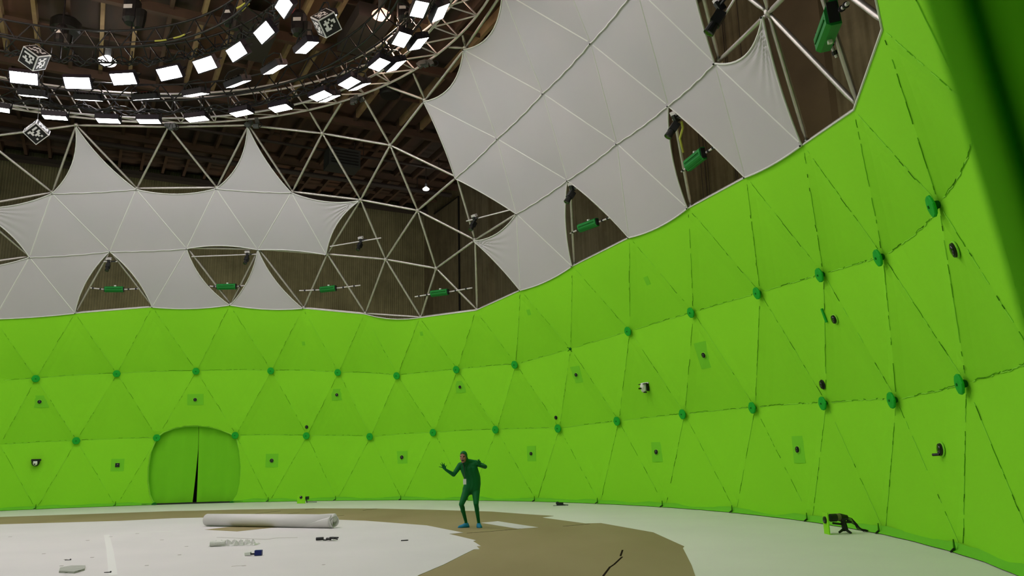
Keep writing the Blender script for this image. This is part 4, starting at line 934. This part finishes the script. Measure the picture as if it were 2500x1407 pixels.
capsule(body, pj(560, 380, -.06), pj(536, 315, -.14), .075, .062); 
capsule(body, pj(560, 322, -.09), pj(682, 345, -.0), .070, .066); capsule(body, pj(545, 345, -.10), sL, .066, .060)
capsule(body, hL, kL, .104, .062); capsule(body, kL, aL_, .058, .036); capsule(body, hR, kR, .104, .062); capsule(body, kR, aR_, .058, .036)
body.ball(kL.lerp(aL_, .28)+V((0, .02, 0)), (.056, .062, .10), 'suit', X3); body.ball(kR.lerp(aR_, .28)+V((0, .02, 0)), (.056, .062, .10), 'suit', X3)
capsule(body, aL_, V((aL_.x, aL_.y, .07)), .037, .036); capsule(body, aR_, V((aR_.x, aR_.y, .07)), .037, .036)
HF = Matrix.Rotation(.32, 3, 'Z')                     # head turned a little to the viewer's left
hx, hy, hz = X3@HF.transposed()@V((1, 0, 0)), X3@HF.transposed()@V((0, -1, 0)), V((0, 0, 1))   # right, forward, up of the face
hz = (hz+hy*.12).normalized(); hy = (hy-hz*hy.dot(hz)).normalized(); hx = hy.cross(hz)*-1 if False else hx
HX = Matrix((hx, -hy, hz)).transposed(); hp = lambda x, y, z: headc+hx*x+hy*y+hz*z
body.ball(hp(0, -.015, .02), (.090, .108, .108), 'suit', HX); body.ball(hp(0, -.01, .060), (.080, .096, .074), 'suit', HX); body.ball(hp(0, .015, -.055), (.068, .08, .085), 'suit', HX)
capsule(body, hp(0, -.030, .0), neck+V((0, 0, -.01)), .080, .078)
body.ball(hp(0, .075, -.115), (.034, .028, .026), 'suit', HX)                        # chin
body.ball(hp(0, .098, -.018), (.014, .022, .032), 'suit', HX); body.ball(hp(0, .110, -.036), (.017, .016, .013), 'suit', HX)   # nose
for sx in (-1, 1): body.ball(hp(.048*sx, .072, -.035), (.026, .022, .022), 'suit', HX); body.ball(hp(.035*sx, .088, .018), (.026, .013, .010), 'suit', HX)
def hand(wr, tips, thumb, palm_r, base_dir):
    pc = wr+base_dir*.055
    body.ball(pc, palm_r, 'suit', frame(base_dir.cross(to_cam).normalized().cross(base_dir) if False else to_cam, base_dir)); capsule(body, wr, pc, .028, .030)
    across = base_dir.cross(to_cam).normalized(); k = len(tips)
    for i, tp in enumerate(tips):
        root = pc+base_dir*.028+across*((i-(k-1)/2)*.019*SGN); midp = root.lerp(tp, .55)+to_cam*.010
        capsule(body, root, midp, .0125, .0115, 8); capsule(body, midp, tp, .0115, .0100, 8)
    r2 = pc-base_dir*.01; m2 = r2.lerp(thumb, .55)+to_cam*.006; capsule(body, r2, m2, .014, .0115, 8); capsule(body, m2, thumb, .0115, .009, 8)
bdL = (pj(215, 385, -.24)-wL).normalized()
def order(t, bd_):
    ac = bd_.cross(to_cam).normalized(); return sorted(t, key=lambda q: q.dot(ac))
SGN = 1
hand(wL, order([pj(150, 388, -.25), pj(170, 342, -.26), pj(192, 326, -.27), pj(226, 336, -.27)], bdL), pj(266, 365, -.25), (.046, .046, .020), bdL)
bdR = (pj(738, 335, -.36)-wR).normalized()
hand(wR, order([pj(762, 318, -.38), pj(742, 292, -.40), pj(722, 296, -.40), pj(700, 312, -.38)], bdR), pj(695, 372, -.38), (.046, .046, .020), bdR)
P_ = thing('person', 'person in a dark green body suit and hood, crouching with raised hands', 'person', PP)
o = body.build('body', P_, smooth=True)
rm = o.modifiers.new('r', 'REMESH'); rm.mode = 'VOXEL'; rm.voxel_size = .0085; rm.use_smooth_shade = True
sm = o.modifiers.new('s', 'SMOOTH'); sm.factor = .5; sm.iterations = 9
dg = bpy.context.evaluated_depsgraph_get(); me = bpy.data.meshes.new_from_object(o.evaluated_get(dg)); o.modifiers.clear(); o.data = me
me.materials.clear()
for n_ in ('suit', 'skin', 'mouth', 'teeth', 'eye', 'brow'): me.materials.append(M[n_])
for pl in me.polygons:
    q = o.matrix_world @ pl.center - headc; x, y, z = q.dot(hx), q.dot(hy), q.dot(hz); k_ = 0
    if y > .012 and (x/.074)**2+((z+.030)/.122)**2 < 1:
        k_ = 1
        if (x/.031)**2+((z+.078)/.021)**2 < 1: k_ = 2
        if abs(x) < .024 and -.067 < z < -.061: k_ = 3
        if ((abs(x)-.034)/.015)**2+((z-.004)/.0075)**2 < 1: k_ = 4
        if abs(abs(x)-.036) < .020 and abs(z-.023) < .006: k_ = 5
        if z > .062 and (x/.074)**2+((z+.030)/.122)**2 > .74: k_ = 5
    pl.material_index = k_; pl.use_smooth = True
def shoe(ank, d):
    mb = MB(); d = V(d); d.z = 0; d.normalize(); s_ = V((-d.y, d.x, 0)); n = 16; vs = []
    hs = [.02, .07, .10, .115, .118, .115, .108, .098, .088, .079, .072, .066, .062, .058, .052, .042, .012]
    ws = [.012, .034, .044, .048, .049, .049, .049, .050, .051, .052, .053, .053, .052, .048, .041, .029, .006]
    for i in range(n+1):
        c_ = V((ank.x, ank.y, .010))+d*(-.085+.285*i/n)
        for j in range(13):
            th = PI*j/12; wr_ = 1+.05*math.sin(j*2.1+i*1.7); vs.append(c_+s_*(ws[i]*1.15*(math.cos(th)*wr_))+V((0, 0, .002+hs[i]*max(0, math.sin(th))**.8*wr_)))
    mb.add(vs, [(i*13+j, i*13+j+1, (i+1)*13+j+1, (i+1)*13+j) for i in range(n) for j in range(12)]+[tuple(range(13))[::-1], tuple(range(n*13, n*13+13))]+[(i*13, (i+1)*13, (i+1)*13+12, i*13+12) for i in range(n)], 'blue')
    return mb.build('shoe_cover', P_, smooth=True)
shoe(aL_, -XP*.95+to_cam*.30); shoe(aR_, to_cam*.95+XP*.12)
bc = pj(526, 612, -.26); mb = MB(); mb.box(bc, (.072, .008, .125), 'white_plastic', X3); BD = mb.build('badge', P_)
mb = MB(); mb.box(bc+V((0, 0, .066))-to_cam*.0, (.05, .012, .02), 'black', X3); mb.box(bc-V((0, 0, .062)), (.072, .012, .012), 'black', X3); mb.build('badge_clip', BD)
mb = MB(); mb.poly([pj(498, 345, -.16), pj(520, 400, -.205), pj(526, 500, -.235), bc+V((0, 0, .07))], .008, 'black', 6); mb.poly([pj(575, 335, -.13), pj(545, 400, -.205), pj(530, 500, -.235), bc+V((0, 0, .07))], .008, 'suit', 6); mb.build('lanyard', P_)

# ------------------------------------------------------------------ curtain of the doorway the picture is taken from
edge = [(2212, -190), (2258, -30), (2326, 190), (2396, 420), (2454, 610), (2504, 790), (2560, 980), (2630, 1250), (2700, 1600)]
b = MB(); ns, ntt = len(edge), 44; vs = []
E3 = []
for i in range(ns): E3.append(CAM+ray(*edge[i])*.42)
PROF = [(0, 0), (.0006, -.006), (.0015, -.013), (.0035, -.0175), (.006, -.016), (.0085, -.010), (.0105, -.007), (.0120, -.010), (.0130, -.018), (.015, -.030), (.020, -.042), (.030, -.046), (.040, -.042), (.046, -.050), (.049, -.064), (.058, -.072), (.08, -.072), (.10, -.09), (.13, -.12), (.18, -.13), (.25, -.17)]
ntt = len(PROF)-1
for i in range(ns):
    for a_, c_ in PROF: vs.append(E3[i]+RT*a_+FW*c_+UP*(.05*a_))
b.add(vs, [(i*(ntt+1)+j, (i+1)*(ntt+1)+j, (i+1)*(ntt+1)+j+1, i*(ntt+1)+j+1) for i in range(ns-1) for j in range(ntt)], 'entrance')
o = tag(b.build('entrance_curtain', smooth=True), 'dark green folded curtain hanging very close at the right frame edge', 'curtain')
sb = o.modifiers.new('s', 'SUBSURF'); sb.levels = 2; sb.render_levels = 2
sb = o.modifiers.new('t', 'SOLIDIFY'); sb.thickness = .002

# ------------------------------------------------------------------ unseen fill spots added behind the dome to brighten the hall walls
for az, e in ((-12, 1500), (6, 1500), (24, 1300), (40, 1100), (58, 800), (72, 750), (88, 800), (108, 900), (128, 900), (165, 600), (210, 600)):
    L = bpy.data.lights.new('hall_lamp_or_fill', 'SPOT'); L.energy = e*1.4; L.shadow_soft_size = .25; L.color = (1., .92, .66); L.spot_size = math.radians(115); L.spot_blend = 1.
    o = bpy.data.objects.new('hall_lamp_or_fill', L); COL.objects.link(o); a_ = math.radians(az); p = cyl(a_, 19.6, 1.2)
    wn = V((math.cos(BA+PI/2), math.sin(BA+PI/2), 0)) if az > 45 and az < 150 else (V((math.cos(BA), math.sin(BA), 0)) if az < 46 else V((math.cos(a_), math.sin(a_), 0)))
    o.matrix_world = Matrix.Translation(p) @ frame(-(wn+V((0, 0, 1.1 if az < 46 else .62)))).to_4x4()
# ------------------------------------------------------------------ camera, world, view
cd = bpy.data.cameras.new('camera'); co = bpy.data.objects.new('camera', cd); COL.objects.link(co)
co.matrix_world = Matrix.Translation(CAM) @ Matrix((RT, UP, -FW)).transposed().to_4x4()
cd.sensor_fit = 'HORIZONTAL'; cd.sensor_width = 36.; cd.lens = FPX/IW*36.; cd.clip_start = .05; cd.clip_end = 300
cd.dof.use_dof = True; cd.dof.focus_distance = 25.; cd.dof.aperture_fstop = 5.0
scn.camera = co
scn.cycles.max_bounces = 6; scn.cycles.diffuse_bounces = 3; scn.cycles.glossy_bounces = 2; scn.cycles.transmission_bounces = 2; scn.cycles.caustics_reflective = False; scn.cycles.caustics_refractive = False; scn.cycles.adaptive_threshold = .025
w = bpy.data.worlds.new('world'); scn.world = w; w.use_nodes = True
w.node_tree.nodes['Background'].inputs[0].default_value = (.5, .48, .5, 1); w.node_tree.nodes['Background'].inputs[1].default_value = .0
scn.view_settings.view_transform = 'Standard'; scn.view_settings.look = 'None'; scn.view_settings.exposure = 0.; scn.view_settings.gamma = 1.
